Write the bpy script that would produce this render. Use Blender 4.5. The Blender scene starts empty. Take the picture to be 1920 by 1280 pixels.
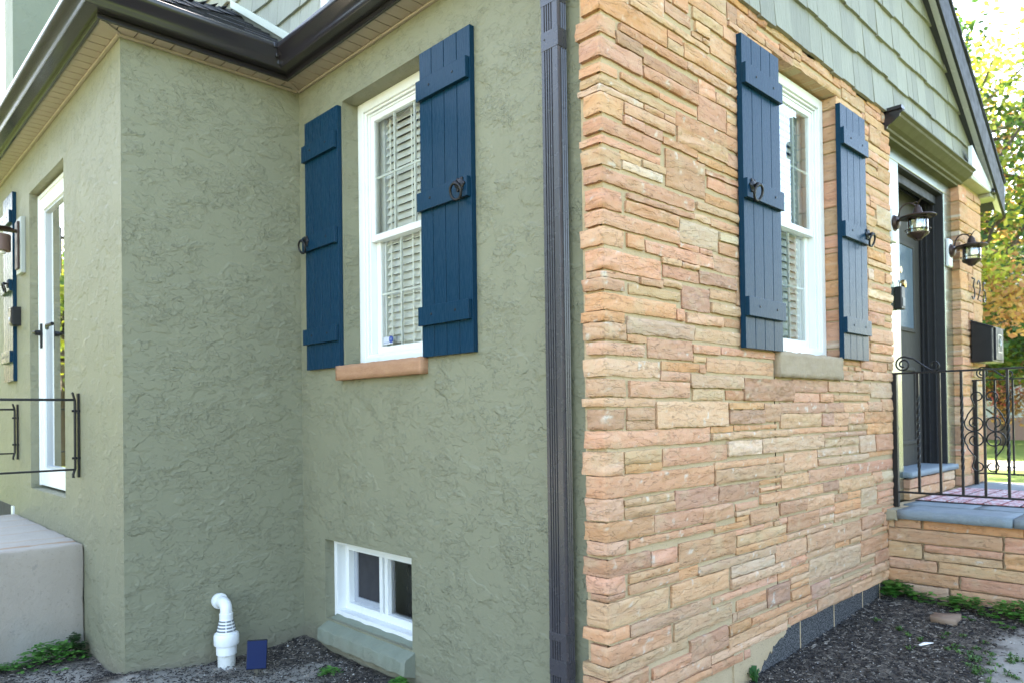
import bpy, bmesh, math, random
import numpy as np
from mathutils import Vector, Matrix
random.seed(7)
S = bpy.context.scene
COL = S.collection
PI = math.pi
R = math.radians

# ------------------------------------------------------------------ camera
CAM = (-2.028, -1.627, 1.30)
yaw, pit, rol = 0.7677, 0.0104, -0.0135
_f = Vector((math.sin(yaw)*math.cos(pit), math.cos(yaw)*math.cos(pit), math.sin(pit)))
_r = Vector((math.cos(yaw), -math.sin(yaw), 0)); _u = _r.cross(_f)
_r2 = _r*math.cos(rol)+_u*math.sin(rol); _u2 = -_r*math.sin(rol)+_u*math.cos(rol)
# rows of the fit: right, down (= -_u2 flipped), forward
_down = -_u2
cam = bpy.data.cameras.new('camera'); co = bpy.data.objects.new('camera', cam); COL.objects.link(co)
_up = -_down
M = Matrix(((_r2.x, _up.x, -_f.x, CAM[0]), (_r2.y, _up.y, -_f.y, CAM[1]), (_r2.z, _up.z, -_f.z, CAM[2]), (0, 0, 0, 1)))
co.matrix_world = M
cam.sensor_width = 36.0; cam.lens = 36.0*1360.18/1920.0
cam.shift_y = (762.67-640.0)/1920.0
cam.clip_start = 0.05; cam.clip_end = 600
cam.dof.use_dof = True; cam.dof.focus_distance = 3.1; cam.dof.aperture_fstop = 3.2
S.camera = co
# ------------------------------------------------------------------ light
SUN_AZ = math.atan2(0.45, 0.78)          # from +Y towards +X
SUN_EL = R(37)
w = bpy.data.worlds.new('World'); S.world = w; w.use_nodes = True
nt = w.node_tree; nt.nodes.clear()
sky = nt.nodes.new('ShaderNodeTexSky'); sky.sky_type = 'NISHITA'; sky.sun_disc = False
sky.sun_elevation = SUN_EL; sky.sun_rotation = SUN_AZ; sky.air_density = 1.0; sky.dust_density = 2.2; sky.ozone_density = 1.0
bg = nt.nodes.new('ShaderNodeBackground'); bg.inputs[1].default_value = 0.15
wo = nt.nodes.new('ShaderNodeOutputWorld')
nt.links.new(sky.outputs[0], bg.inputs[0]); nt.links.new(bg.outputs[0], wo.inputs[0])
sl = bpy.data.lights.new('sun', 'SUN'); sl.energy = 5.0; sl.angle = R(0.55); sl.color = (1.0, 0.93, 0.82)
so = bpy.data.objects.new('sun', sl); COL.objects.link(so)
_sd = Vector((math.sin(SUN_AZ)*math.cos(SUN_EL), math.cos(SUN_AZ)*math.cos(SUN_EL), math.sin(SUN_EL)))
so.rotation_euler = _sd.to_track_quat('Z', 'Y').to_euler(); so.location = (5, 8, 12)
S.view_settings.view_transform = 'Standard'; S.view_settings.look = 'None'
S.view_settings.exposure = 3.18; S.view_settings.gamma = 1.0
S.view_settings.use_white_balance = True; S.view_settings.white_balance_temperature = 7400; S.view_settings.white_balance_tint = 10
S.cycles.max_bounces = 8; S.cycles.diffuse_bounces = 4; S.cycles.glossy_bounces = 4
S.cycles.transparent_max_bounces = 12
try: S.cycles.use_denoising = True
except Exception: pass

# ------------------------------------------------------------------ helpers
class MB:
    def __init__(s): s.v = []; s.f = []; s.m = []; s.c = None
    def add(s, vs, fs, mi=0):
        o = len(s.v); s.v += [tuple(p) for p in vs]
        s.f += [tuple(i+o for i in f) for f in fs]; s.m += [mi]*len(fs); return s
    def box(s, a, b, mi=0):
        x0, y0, z0 = [min(p, q) for p, q in zip(a, b)]; x1, y1, z1 = [max(p, q) for p, q in zip(a, b)]
        return s.add([(x0,y0,z0),(x1,y0,z0),(x1,y1,z0),(x0,y1,z0),(x0,y0,z1),(x1,y0,z1),(x1,y1,z1),(x0,y1,z1)],
                     [(0,3,2,1),(4,5,6,7),(0,1,5,4),(1,2,6,5),(2,3,7,6),(3,0,4,7)], mi)
    def quad(s, a, b, c, d, mi=0): return s.add([a,b,c,d], [(0,1,2,3)], mi)
    def prism(s, prof, a, b, mi=0):
        """profile of 3-D offset points extruded from a to b"""
        n = len(prof); A = Vector(a); B = Vector(b)
        vs = [A+Vector(p) for p in prof]+[B+Vector(p) for p in prof]
        fs = [(i, (i+1) % n, n+(i+1) % n, n+i) for i in range(n)]+[tuple(range(n))[::-1], tuple(range(n, 2*n))]
        return s.add(vs, fs, mi)
    def tube(s, pts, r, n=8, mi=0, caps=True):
        pts = [Vector(p) for p in pts]; rs = r if isinstance(r, (list, tuple)) else [r]*len(pts)
        vs = []; fs = []; prev = None
        for i, p in enumerate(pts):
            t = (pts[min(i+1, len(pts)-1)]-pts[max(i-1, 0)]).normalized()
            if prev is None:
                up = Vector((0,0,1)) if abs(t.z) < .9 else Vector((1,0,0))
                a = t.cross(up).normalized()
            else:
                a = (prev-t*prev.dot(t)).normalized()
            prev = a; b = t.cross(a)
            for k in range(n):
                q = 2*PI*k/n; vs.append(p+(a*math.cos(q)+b*math.sin(q))*rs[i])
        for i in range(len(pts)-1):
            for k in range(n):
                fs.append((i*n+k, i*n+(k+1) % n, (i+1)*n+(k+1) % n, (i+1)*n+k))
        if caps: fs += [tuple(range(n))[::-1], tuple(range((len(pts)-1)*n, len(pts)*n))]
        return s.add(vs, fs, mi)
    def lathe(s, prof, c, n=24, ax='z', mi=0):
        """prof: list of (radius, offset along the axis)"""
        vs = []; fs = []; m = len(prof)
        for (r, h) in prof:
            for k in range(n):
                q = 2*PI*k/n; x, y = r*math.cos(q), r*math.sin(q)
                p = (x, y, h) if ax == 'z' else ((x, h, y) if ax == 'y' else (h, x, y))
                vs.append((c[0]+p[0], c[1]+p[1], c[2]+p[2]))
        for i in range(m-1):
            for k in range(n): fs.append((i*n+k, i*n+(k+1) % n, (i+1)*n+(k+1) % n, (i+1)*n+k))
        fs += [tuple(range(n))[::-1], tuple(range((m-1)*n, m*n))]
        return s.add(vs, fs, mi)
    def torus(s, c, R0, r, axis, n=28, m=8, squash=1.0, mi=0):
        ax = Vector(axis).normalized(); up = Vector((0,0,1)) if abs(ax.z) < .9 else Vector((1,0,0))
        a = ax.cross(up).normalized(); b = ax.cross(a); vs = []; fs = []
        for i in range(n):
            q = 2*PI*i/n; d = a*math.cos(q)*squash+b*math.sin(q)
            for k in range(m):
                p = 2*PI*k/m; vs.append(Vector(c)+d*(R0+r*math.cos(p))+ax*r*math.sin(p))
        for i in range(n):
            for k in range(m): fs.append((i*m+k, ((i+1) % n)*m+k, ((i+1) % n)*m+(k+1) % m, i*m+(k+1) % m))
        return s.add(vs, fs, mi)

def wloc(p):
    v = Vector((0,0,0))
    while p is not None: v += p.location; p = p.parent
    return v

def obj(name, mb, mats, parent=None, smooth=False, bev=0.0, label=None, loc=None, kind=None, recalc=True):
    """link mb as ONE mesh object; its vertices are in the frame of the root when the parent is rotated later"""
    me = bpy.data.meshes.new(name)
    o = bpy.data.objects.new(name, me)
    off = wloc(parent) if parent is not None else Vector((0,0,0))
    if loc is not None:
        o.location = Vector(loc)-off; off = Vector(loc)
    me.from_pydata([(v[0]-off.x, v[1]-off.y, v[2]-off.z) for v in mb.v], [], mb.f)
    mats = mats if isinstance(mats, (list, tuple)) else [mats]
    for m in mats: me.materials.append(m)
    if len(mats) > 1: me.polygons.foreach_set('material_index', mb.m)
    if recalc:
        bm = bmesh.new(); bm.from_mesh(me); bmesh.ops.recalc_face_normals(bm, faces=bm.faces); bm.to_mesh(me); bm.free()
    if smooth:
        me.polygons.foreach_set('use_smooth', [True]*len(me.polygons))
        if isinstance(smooth, (int, float)) and not isinstance(smooth, bool): me.set_sharp_from_angle(angle=R(smooth))
    if mb.c is not None:
        a = me.attributes.new('tint', 'FLOAT_COLOR', 'POINT'); a.data.foreach_set('color', np.asarray(mb.c, np.float32).ravel())
    if bev > 0:
        b = o.modifiers.new('bevel', 'BEVEL'); b.width = bev; b.segments = 2; b.limit_method = 'ANGLE'; b.angle_limit = R(40)
    COL.objects.link(o)
    if parent is not None: o.parent = parent
    if label: o['label'] = label
    if kind: o['kind'] = kind
    return o

def tag(o, label=None, cat=None, group=None, kind=None):
    if label: o['label'] = label
    if cat: o['category'] = cat
    if group: o['group'] = group
    if kind: o['kind'] = kind
    return o

def thing(name, label, cat, loc=(0,0,0), rz=0.0, group=None, parent=None):
    o = bpy.data.objects.new(name, None); COL.objects.link(o); o.empty_display_size = .1
    o.location = loc; o.rotation_euler = (0,0,rz)
    if parent is not None: o.parent = parent
    return tag(o, label, cat, group)

def dup(root, loc, rz, label, parent=None):
    def cp(o, p):
        c = o.copy(); COL.objects.link(c); c.parent = p
        for ch in list(o.children): cp(ch, c)
        return c
    r = cp(root, parent); r.location = loc; r.rotation_euler = (0,0,rz); r['label'] = label
    return r

# ------------------------------------------------------------------ numpy value noise
def _hash(ix, iy, iz, seed):
    h = (ix*374761393+iy*668265263+iz*2147483647+seed*1274126177) & 0xffffffff
    h = ((h ^ (h >> 13))*1274126177) & 0xffffffff
    return ((h ^ (h >> 16)) & 0xffff)/65535.0
def vn(P, seed=0):
    P = np.asarray(P, float); I = np.floor(P).astype(np.int64); F = P-I; F = F*F*(3-2*F); r = 0
    for dx in (0,1):
        for dy in (0,1):
            for dz in (0,1):
                wgt = (F[..., 0] if dx else 1-F[..., 0])*(F[..., 1] if dy else 1-F[..., 1])*(F[..., 2] if dz else 1-F[..., 2])
                r = r+wgt*_hash(I[..., 0]+dx, I[..., 1]+dy, I[..., 2]+dz, seed)
    return r*2-1
def fbm(P, seed=0, o=3):
    r = 0; a = 1; P = np.asarray(P, float)
    for i in range(o): r = r+a*vn(P*(2**i), seed+i); a *= .5
    return r

# ------------------------------------------------------------------ materials
class NT:
    def __init__(s, name):
        s.mat = bpy.data.materials.new(name); s.mat.use_nodes = True; s.t = s.mat.node_tree; s.t.nodes.clear()
        s.out = s.n('ShaderNodeOutputMaterial')
    def n(s, k, **kw):
        o = s.t.nodes.new(k)
        for a, b in kw.items(): setattr(o, a, b)
        return o
    def l(s, a, b): s.t.links.new(a, b)
    def set(s, node, **kw):
        for k, v in kw.items():
            sk = node.inputs[k.replace('_', ' ')] if not k.startswith('i') or not k[1:].isdigit() else node.inputs[int(k[1:])]
            if hasattr(v, 'is_linked'): s.l(v, sk)
            else: sk.default_value = v
        return node
    def coord(s, scale=(1,1,1), kind='Object', rot=(0,0,0)):
        tc = s.n('ShaderNodeTexCoord'); m = s.n('ShaderNodeMapping'); s.l(tc.outputs[kind], m.inputs[0])
        m.inputs['Scale'].default_value = scale; m.inputs['Rotation'].default_value = rot; return m.outputs[0]
    def noise(s, vec, scale, detail=3, rough=.55, dist=0.0):
        n = s.n('ShaderNodeTexNoise'); s.l(vec, n.inputs['Vector'])
        n.inputs['Scale'].default_value = scale; n.inputs['Detail'].default_value = detail
        n.inputs['Roughness'].default_value = rough; n.inputs['Distortion'].default_value = dist; return n.outputs['Fac']
    def ramp(s, fac, a, b, lo=0.0, hi=1.0, smooth=True):
        m = s.n('ShaderNodeMapRange', interpolation_type='SMOOTHSTEP' if smooth else 'LINEAR'); s.l(fac, m.inputs[0])
        m.inputs[1].default_value = a; m.inputs[2].default_value = b; m.inputs[3].default_value = lo; m.inputs[4].default_value = hi
        return m.outputs[0]
    def math(s, op, a, b=0.0):
        m = s.n('ShaderNodeMath', operation=op)
        for i, v in enumerate((a, b)):
            if hasattr(v, 'is_linked'): s.l(v, m.inputs[i])
            else: m.inputs[i].default_value = v
        return m.outputs[0]
    def mix(s, fac, a, b, mode='MIX'):
        m = s.n('ShaderNodeMix', data_type='RGBA', blend_type=mode)
        for sk, v in ((m.inputs[0], fac), (m.inputs[6], a), (m.inputs[7], b)):
            if hasattr(v, 'is_linked'): s.l(v, sk)
            else: sk.default_value = v if not isinstance(v, tuple) else (*v[:3], 1)
        return m.outputs[2]
    def attr(s, name='tint'):
        a = s.n('ShaderNodeAttribute'); a.attribute_name = name; return a.outputs['Color']
    def bump(s, h, strength=.5, dist=.01):
        b = s.n('ShaderNodeBump'); b.inputs['Strength'].default_value = strength; b.inputs['Distance'].default_value = dist
        s.l(h, b.inputs['Height']); return b.outputs[0]
    def pbr(s, col, rough=.6, metal=0.0, normal=None, spec=.5):
        p = s.n('ShaderNodeBsdfPrincipled')
        for k, v in (('Base Color', col), ('Roughness', rough), ('Metallic', metal), ('Specular IOR Level', spec)):
            if hasattr(v, 'is_linked'): s.l(v, p.inputs[k])
            else: p.inputs[k].default_value = (*v, 1) if isinstance(v, tuple) else v
        if normal is not None: s.l(normal, p.inputs['Normal'])
        s.l(p.outputs[0], s.out.inputs[0]); return p

def paint(name, col, rough=.5, metal=0.0, grain=.0, gs=60, var=.06, spec=.5, gscale=(1,1,1), dirt=0.0, rv=.06):
    t = NT(name); v = t.coord(gscale)
    nz = t.noise(v, 4.0, 4, .6)
    c = t.mix(nz, tuple(x*(1-var) for x in col), tuple(min(1, x*(1+var)) for x in col))
    if dirt > 0:
        d = t.ramp(t.noise(v, 9, 5, .65), .52, .75, 0, dirt); c = t.mix(d, c, (col[0]*.45, col[1]*.42, col[2]*.36))
    rr = t.ramp(t.noise(v, 17, 3), .3, .7, max(0, rough-rv), min(1, rough+rv*1.2))
    nm = t.bump(t.noise(v, gs, 4, .6), grain, .004) if grain > 0 else None
    t.pbr(c, rr, metal, nm, spec); return t.mat

def stucco(name, col, sc=(1,1,1), strength=1.0):
    t = NT(name); v = t.coord(sc)
    wn = t.n('ShaderNodeTexNoise'); t.l(v, wn.inputs['Vector']); wn.inputs['Scale'].default_value = 13; wn.inputs['Detail'].default_value = 3
    vm = t.n('ShaderNodeVectorMath', operation='MULTIPLY_ADD'); t.l(wn.outputs['Color'], vm.inputs[0]); vm.inputs[1].default_value = (.05,.05,.05); t.l(v, vm.inputs[2])
    v2 = vm.outputs[0]
    def off(k):
        a = t.n('ShaderNodeVectorMath', operation='ADD'); t.l(v2, a.inputs[0]); a.inputs[1].default_value = (k*3.7, k*5.3, k*2.9); return a.outputs[0]
    area = t.ramp(t.noise(v, 4.0, 2, .5), .42, .58, .12, 1)
    h = None
    for k, (sc_, wd, am) in enumerate(((8.0,.004,1.0),(13.0,.005,1.15),(16.0,.006,1.0),(25.0,.008,.75),(31.0,.010,.5),(52.0,.016,.2))):
        a = t.noise(off(k), sc_, 4, .58); th = .5+.03*((k % 3)-1)
        q_ = t.math('MULTIPLY', t.ramp(a, th-wd, th+wd), t.ramp(t.noise(off(k+9), sc_*.40, 2, .5), .485, .55))
        q_ = t.math('MULTIPLY', q_, am) if k < 3 else t.math('MULTIPLY', t.math('MULTIPLY', q_, am), area)
        h = q_ if h is None else t.math('ADD', h, q_)
    h = t.math('ADD', h, t.math('MULTIPLY', t.noise(v, 160, 2, .5), .30)); h = t.math('ADD', h, t.math('MULTIPLY', t.noise(v, 60, 2, .5), .25))
    nm = t.bump(h, strength, .0025)
    c = t.mix(t.noise(v, 2.2, 5, .6), tuple(x*.95 for x in col), tuple(x*1.04 for x in col))
    c = t.mix(t.ramp(t.noise(v, 24, 4, .65), .66, .78, 0, .18), c, (.17,.15,.10))
    c = t.mix(t.ramp(t.noise(t.coord((11,11,.55)), 1.6, 5, .65), .52, .74, 0, .16), c, tuple(x*.62 for x in col))
    sp = t.n('ShaderNodeSeparateXYZ'); t.l(v, sp.inputs[0])
    spl = t.ramp(t.math('ADD', sp.outputs[2], t.math('MULTIPLY', t.noise(v, 9, 5, .7), .22)), .14, .30, .45, 0)
    c = t.mix(spl, c, (.20,.17,.13))
    t.pbr(c, .62, 0, nm, .35); return t.mat

def m_stone():
    t = NT('sandstone'); v = t.coord((1,1,1)); vb = t.coord((1.2,1.2,7))
    base = t.attr()
    n1 = t.noise(vb, 6, 6, .62, .6); n2 = t.noise(v, 26, 5, .65); n3 = t.noise(v, 190, 3, .7); n4 = t.noise(v, 7.5, 4, .6)
    c = t.mix(t.ramp(n1, .38, .66, 0, .5), base, t.mix(1.0, base, (.90,.76,.62), 'MULTIPLY'))
    c = t.mix(t.ramp(n4, .5, .72, 0, .38), c, (.52,.41,.26))
    c = t.mix(t.ramp(n2, .55, .75, 0, .30), c, (.29,.19,.14))
    c = t.mix(t.ramp(n2, .25, .42, .28, 0), c, (.62,.52,.40))
    c = t.mix(t.ramp(n3, .56, .72, 0, .38), c, (.22,.14,.10)); c = t.mix(t.ramp(n3, .26, .40, .22, 0), c, (.70,.58,.44))
    vc = t.coord((.8,.8,3.2)); cn = t.noise(vc, 9, 4, .6, .4); ck = t.math('MULTIPLY', t.ramp(t.math('ABSOLUTE', t.math('SUBTRACT', cn, .5)), 0, .007, 1, 0), t.ramp(t.noise(v, 5.5, 2), .47, .56))
    c = t.mix(t.math('MULTIPLY', ck, .28), c, (.22,.12,.065))
    c = t.mix(t.ramp(t.noise(v, 48, 5, .7), .60, .70, 0, .35), c, t.mix(1.0, base, (.55,.45,.38), 'MULTIPLY'))
    h = t.math('ADD', t.math('MULTIPLY', n2, .7), t.math('MULTIPLY', n3, .26)); h = t.math('ADD', h, t.math('MULTIPLY', n1, .6)); h = t.math('SUBTRACT', h, t.math('MULTIPLY', ck, .35)); h = t.math('ADD', h, t.math('MULTIPLY', t.ramp(cn, .485, .515), .45))
    t.pbr(c, .88, 0, t.bump(h, .9, .007), .2); return t.mat

def m_mortar():
    t = NT('mortar'); v = t.coord()
    c = t.mix(t.noise(v, 8, 5, .6), (.40,.295,.175), (.53,.405,.265)); c = t.mix(t.ramp(t.noise(v, 120, 2), .6, .7, 0, .4), c, (.2,.17,.12))
    t.pbr(c, .95, 0, t.bump(t.noise(v, 130, 4, .7), .8, .004), .2); return t.mat

def m_foundation():
    t = NT('tarred_block'); v = t.coord()
    c = t.mix(t.ramp(t.noise(v, 130, 6, .8), .44, .62), (.026,.027,.030), (.17,.17,.17))
    c = t.mix(t.ramp(t.noise(v, 3, 4), .5, .75, 0, .5), c, (.15,.16,.18))
    t.pbr(c, .9, 0, t.bump(t.noise(v, 110, 3, .7), .7, .004), .2); return t.mat

def m_concrete(name='old_concrete', a=(.28,.265,.235), b=(.41,.385,.34)):
    t = NT(name); v = t.coord()
    c = t.mix(t.noise(v, 3.5, 7, .65), a, b); c = t.mix(t.ramp(t.noise(v, 60, 5, .7), .56, .7, 0, .45), c, tuple(x*.6 for x in a))
    st = t.n('ShaderNodeTexWave', wave_type='BANDS', bands_direction='Y'); t.l(t.coord((1,1,1)), st.inputs[0]); st.inputs['Scale'].default_value = .9
    st.inputs['Distortion'].default_value = 3.0; st.inputs['Detail'].default_value = 3
    c = t.mix(t.ramp(st.outputs['Fac'], .9, 1.0, 0, .22), c, (.34,.20,.11))
    gp = t.n('ShaderNodeNewGeometry'); sx_ = t.n('ShaderNodeSeparateXYZ'); t.l(gp.outputs['Position'], sx_.inputs[0])
    yy = t.math('ADD', sx_.outputs[1], t.math('MULTIPLY', t.noise(v, 6, 5, .7), .06)); ru = t.ramp(t.math('ABSOLUTE', t.math('SUBTRACT', yy, 3.165)), .006, .028, .75, 0)
    c = t.mix(ru, c, (.30,.17,.09)); lo = t.ramp(t.math('ADD', sx_.outputs[2], t.math('MULTIPLY', t.noise(v, 5, 6, .7), .3)), .18, .45, .5, 0)
    c = t.mix(lo, c, (.19,.17,.14)); c = t.mix(t.ramp(t.noise(v, 14, 6, .75), .60, .68, 0, .4), c, (.17,.16,.15))
    h = t.math('ADD', t.noise(v, 45, 6, .7), t.math('MULTIPLY', t.noise(v, 9, 4), .8))
    t.pbr(c, .9, 0, t.bump(h, .6, .006), .25); return t.mat

def m_glass(name='window_glass', tint=(.92,.96,.96)):
    t = NT(name); fr = t.n('ShaderNodeFresnel'); fr.inputs[0].default_value = 1.5
    k = t.math('MINIMUM', t.math('ADD', t.math('MULTIPLY', fr.outputs[0], 2.5), .02), 1.0)
    a = t.n('ShaderNodeBsdfTransparent'); a.inputs[0].default_value = (*tint, 1)
    g = t.n('ShaderNodeBsdfGlossy'); g.inputs['Roughness'].default_value = .0; g.inputs[0].default_value = (1,1,1,1)
    v = t.coord(); t.l(t.bump(t.noise(v, 2.2, 2), .05, .02), g.inputs['Normal'])
    m = t.n('ShaderNodeMixShader'); t.l(k, m.inputs[0]); t.l(a.outputs[0], m.inputs[1]); t.l(g.outputs[0], m.inputs[2])
    t.l(m.outputs[0], t.out.inputs[0]); return t.mat

def m_leaf(name, trans=.45, rough=.5):
    t = NT(name); c = t.attr()
    p = t.n('ShaderNodeBsdfPrincipled'); t.l(c, p.inputs['Base Color']); p.inputs['Roughness'].default_value = rough
    tr = t.n('ShaderNodeBsdfTranslucent'); t.l(c, tr.inputs[0])
    m = t.n('ShaderNodeMixShader'); m.inputs[0].default_value = trans; t.l(p.outputs[0], m.inputs[1]); t.l(tr.outputs[0], m.inputs[2])
    t.l(m.outputs[0], t.out.inputs[0]); return t.mat

GREEN = (.213,.209,.141)
M_ = dict(
 stucco_side=stucco('green_stucco', GREEN, (1,.9,1.4)),
 stucco_front=stucco('green_stucco_front', GREEN, (.9,1,1.4)),
 stone=m_stone(), mortar=m_mortar(), found=m_foundation(), concrete=m_concrete(),
 blue=paint('blue_paint', (.0045,.031,.062), .27, 0, .09, 25, .12, .11, (14,14,1)),
 iron=paint('black_iron', (.012,.012,.014), .42, .3, .25, 80, .2),
 bronze=paint('bronze_metal', (.030,.022,.020), .32, .0, .05, 40, .10, .5),
 gutter=paint('brown_aluminium', (.019,.0165,.020), .22, .0, .0, 12, .05, .60, (1,1,1), 0, .02),
 spout=paint('slate_brown_aluminium', (.052,.049,.056), .26, .0, .0, 12, .06, .6, (1,1,1), 0, .03),
 soffit=paint('beige_vinyl', (.33,.275,.225), .5, 0, .05, 30, .05),
 white=paint('white_vinyl', (.74,.75,.74), .38, 0, .03, 40, .03, .5, (1,1,1), .12),
 casing=paint('polished_aluminium', (.30,.32,.26), .25, .85, .0, 20, .04, .5, (1,1,1), 0, .01),
 trim=paint('white_trim', (.66,.67,.68), .22, 0, .05, 20, .05, .5),
 shake=None, glass=m_glass(),
 blind=paint('blind_slat', (.84,.83,.80), .5, 0, .02, 30, .03),
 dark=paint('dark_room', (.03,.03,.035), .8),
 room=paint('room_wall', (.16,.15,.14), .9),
 sill=None,
 lant=paint('rust_brown_metal', (.055,.034,.028), .48, .55, .25, 60, .25, .5, (1,1,1), .4),
 pvc=paint('white_pvc', (.75,.76,.76), .38, 0, .05, 30, .03, .5, (1,1,1), .10),
 door=paint('grey_brown_door', (.060,.055,.050), .6, 0, .12, 30, .08, .2, (8,8,1)),
 frame=paint('dark_door_frame', (.013,.013,.015), .6, 0, .05, 30, .1),
)
def m_shake(col):
    t = NT('shake_siding'); v = t.coord((26,26,1.2))
    c = t.mix(1.0, t.attr(), t.mix(t.noise(v, 3.0, 5, .65), tuple(x*.68 for x in col), tuple(x*1.28 for x in col)), 'MULTIPLY')
    t.pbr(c, .55, 0, t.bump(t.noise(v, 3.4, 5, .7), .7, .006), .35); return t.mat
M_['shake'] = m_shake((.225,.222,.175))
def m_sill(name, a, b):
    t = NT(name); v = t.coord((2,2,9)); c = t.mix(t.noise(v, 5, 6, .65), a, b)
    c = t.mix(t.ramp(t.noise(v, 60, 4, .7), .55, .7, 0, .35), c, tuple(x*.5 for x in a))
    t.pbr(c, .8, 0, t.bump(t.noise(t.coord(), 60, 5, .7), .9, .006), .3); return t.mat
M_['sill'] = m_sill('red_stone_sill', (.30,.145,.085), (.47,.27,.16))
M_['greysill'] = m_sill('grey_stone_sill', (.27,.20,.14), (.40,.31,.21))
M_['blue_slab'] = m_sill('bluestone', (.16,.20,.23), (.27,.32,.35))
M_['shingle'] = paint('asphalt_shingle', (.030,.032,.040), .75, 0, .9, 220, .35, .5)
M_['leaf'] = m_leaf('leaf'); M_['weed'] = m_leaf('weed_leaf', .3, .45)
M_['bark'] = paint('bark', (.09,.07,.055), .9, 0, .9, 30, .3, .3, (6,6,1))

# ------------------------------------------------------------------ ground
def gz(x, y):
    x = np.asarray(x, float); y = np.asarray(y, float)
    z = .008+.062*np.clip(x, 0, 3.0)+.10*np.exp(-(x*x+y*y)/.6)
    z = z+.055*np.exp(-((x+.98)**2/.07+(y-2.22)**2/.02))+.03*np.exp(-((x-.03)**2/.02+(y-2.2)**2/.05))
    far = np.clip((np.hypot(x-1, y)-5)/10, 0, 1); z = z*(1-far)+.08*far
    return z
def gzf(x, y): return float(gz(x, y))
# ------------------------------------------------------------------ ground sheet, lawn, driveway
def axis(fine0, fine1, step, far0, far1):
    a = list(np.arange(fine0, fine1+1e-6, step)); s = step; x = a[-1]
    while x < far1: s *= 1.35; x += s; a.append(x)
    s = step; x = a[0]; b = []
    while x > far0: s *= 1.35; x -= s; b.append(x)
    return np.array(b[::-1]+a)
gx = axis(-3.2, 3.2, .035, -300, 300); gy = axis(-2.2, 3.6, .035, -300, 300)
X, Y = np.meshgrid(gx, gy); Z = gz(X, Y)
P3 = np.stack([X, Y, X*0], -1); near = np.exp(-((X)**2+(Y-1)**2)/30.)
Z = Z+near*(.010*fbm(P3*5, 3, 3)+.006*fbm(P3*24, 8, 3))
mb = MB(); nx, ny = len(gx), len(gy); mb.v = np.stack([X, Y, Z], -1).reshape(-1, 3).tolist()
mb.f = [(j*nx+i, j*nx+i+1, (j+1)*nx+i+1, (j+1)*nx+i) for j in range(ny-1) for i in range(nx-1)]; mb.m = [0]*len(mb.f)
t = NT('garden_soil'); v = t.coord()
soil = t.mix(t.ramp(t.noise(v, 30, 8, .75), .36, .66), (.036,.031,.028), (.18,.155,.125))
sandm = t.noise(v, 3.2, 7, .66)
geo = t.n('ShaderNodeNewGeometry'); sep = t.n('ShaderNodeSeparateXYZ'); t.l(geo.outputs['Position'], sep.inputs[0])
def blob(cx, cy, rx, ry):
    dx = t.math('DIVIDE', t.math('SUBTRACT', sep.outputs[0], cx), rx); dy = t.math('DIVIDE', t.math('SUBTRACT', sep.outputs[1], cy), ry)
    d = t.math('SQRT', t.math('ADD', t.math('MULTIPLY', dx, dx), t.math('MULTIPLY', dy, dy)))
    return t.ramp(t.math('ADD', d, t.math('MULTIPLY', t.math('SUBTRACT', sandm, .5), 2.2)), .55, 1.1, 1, 0)
sand = blob(2.02, -.92, .62, .26)
for a in ((-.78, 2.12, .45, .16), (-1.25, 2.55, .35, .30), (-.55, 1.75, .5, .3)): sand = t.math('MAXIMUM', sand, t.math('MULTIPLY', blob(*a), .75))
sand = t.math('MAXIMUM', sand, t.ramp(t.noise(v, 11, 7, .72), .60, .72, 0, .6))
soil = t.mix(sand, soil, t.mix(t.noise(v, 70, 4, .7), (.26,.24,.21), (.44,.41,.36)))
g1 = t.mix(t.noise(v, .5, 6, .7), (.075,.13,.025), (.16,.22,.05))
dist = t.math('SQRT', t.math('ADD', t.math('POWER', t.math('SUBTRACT', sep.outputs[0], .3), 2.0), t.math('POWER', t.math('SUBTRACT', sep.outputs[1], 1.0), 2.0)))
lawn = t.ramp(dist, 4.4, 5.2)
c = t.mix(lawn, soil, g1)
h = t.math('ADD', t.noise(v, 55, 8, .75), t.math('MULTIPLY', t.noise(v, 170, 3, .7), .5))
t.pbr(c, .95, 0, t.bump(h, .9, .012), .15)
obj('ground', mb, t.mat, smooth=True, kind='structure', recalc=False)
mb = MB(); mb.quad((13.0,-40,.092),(17.6,-40,.092),(17.6,30,.092),(13.0,30,.092))
obj('driveway', mb, m_concrete('driveway_concrete', (.50,.48,.45), (.62,.60,.56)), kind='structure')
mb = MB(); mb.quad((-11.5,-8.5,.092),(-5.2,-8.5,.092),(-5.2,40,.092),(-11.5,40,.092))
obj('driveway', mb, m_concrete('added_bounce_concrete', (.36,.34,.29), (.46,.43,.37)), kind='structure')  # sheet added out of view to bounce warm sunlight onto the stucco walls
mb = MB(); mb.quad((-200,-13.5,.088),(200,-13.5,.088),(200,-8.6,.088),(-200,-8.6,.088))
obj('road', mb, m_concrete('road_surface', (.30,.29,.27), (.40,.38,.35)), kind='structure')

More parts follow.
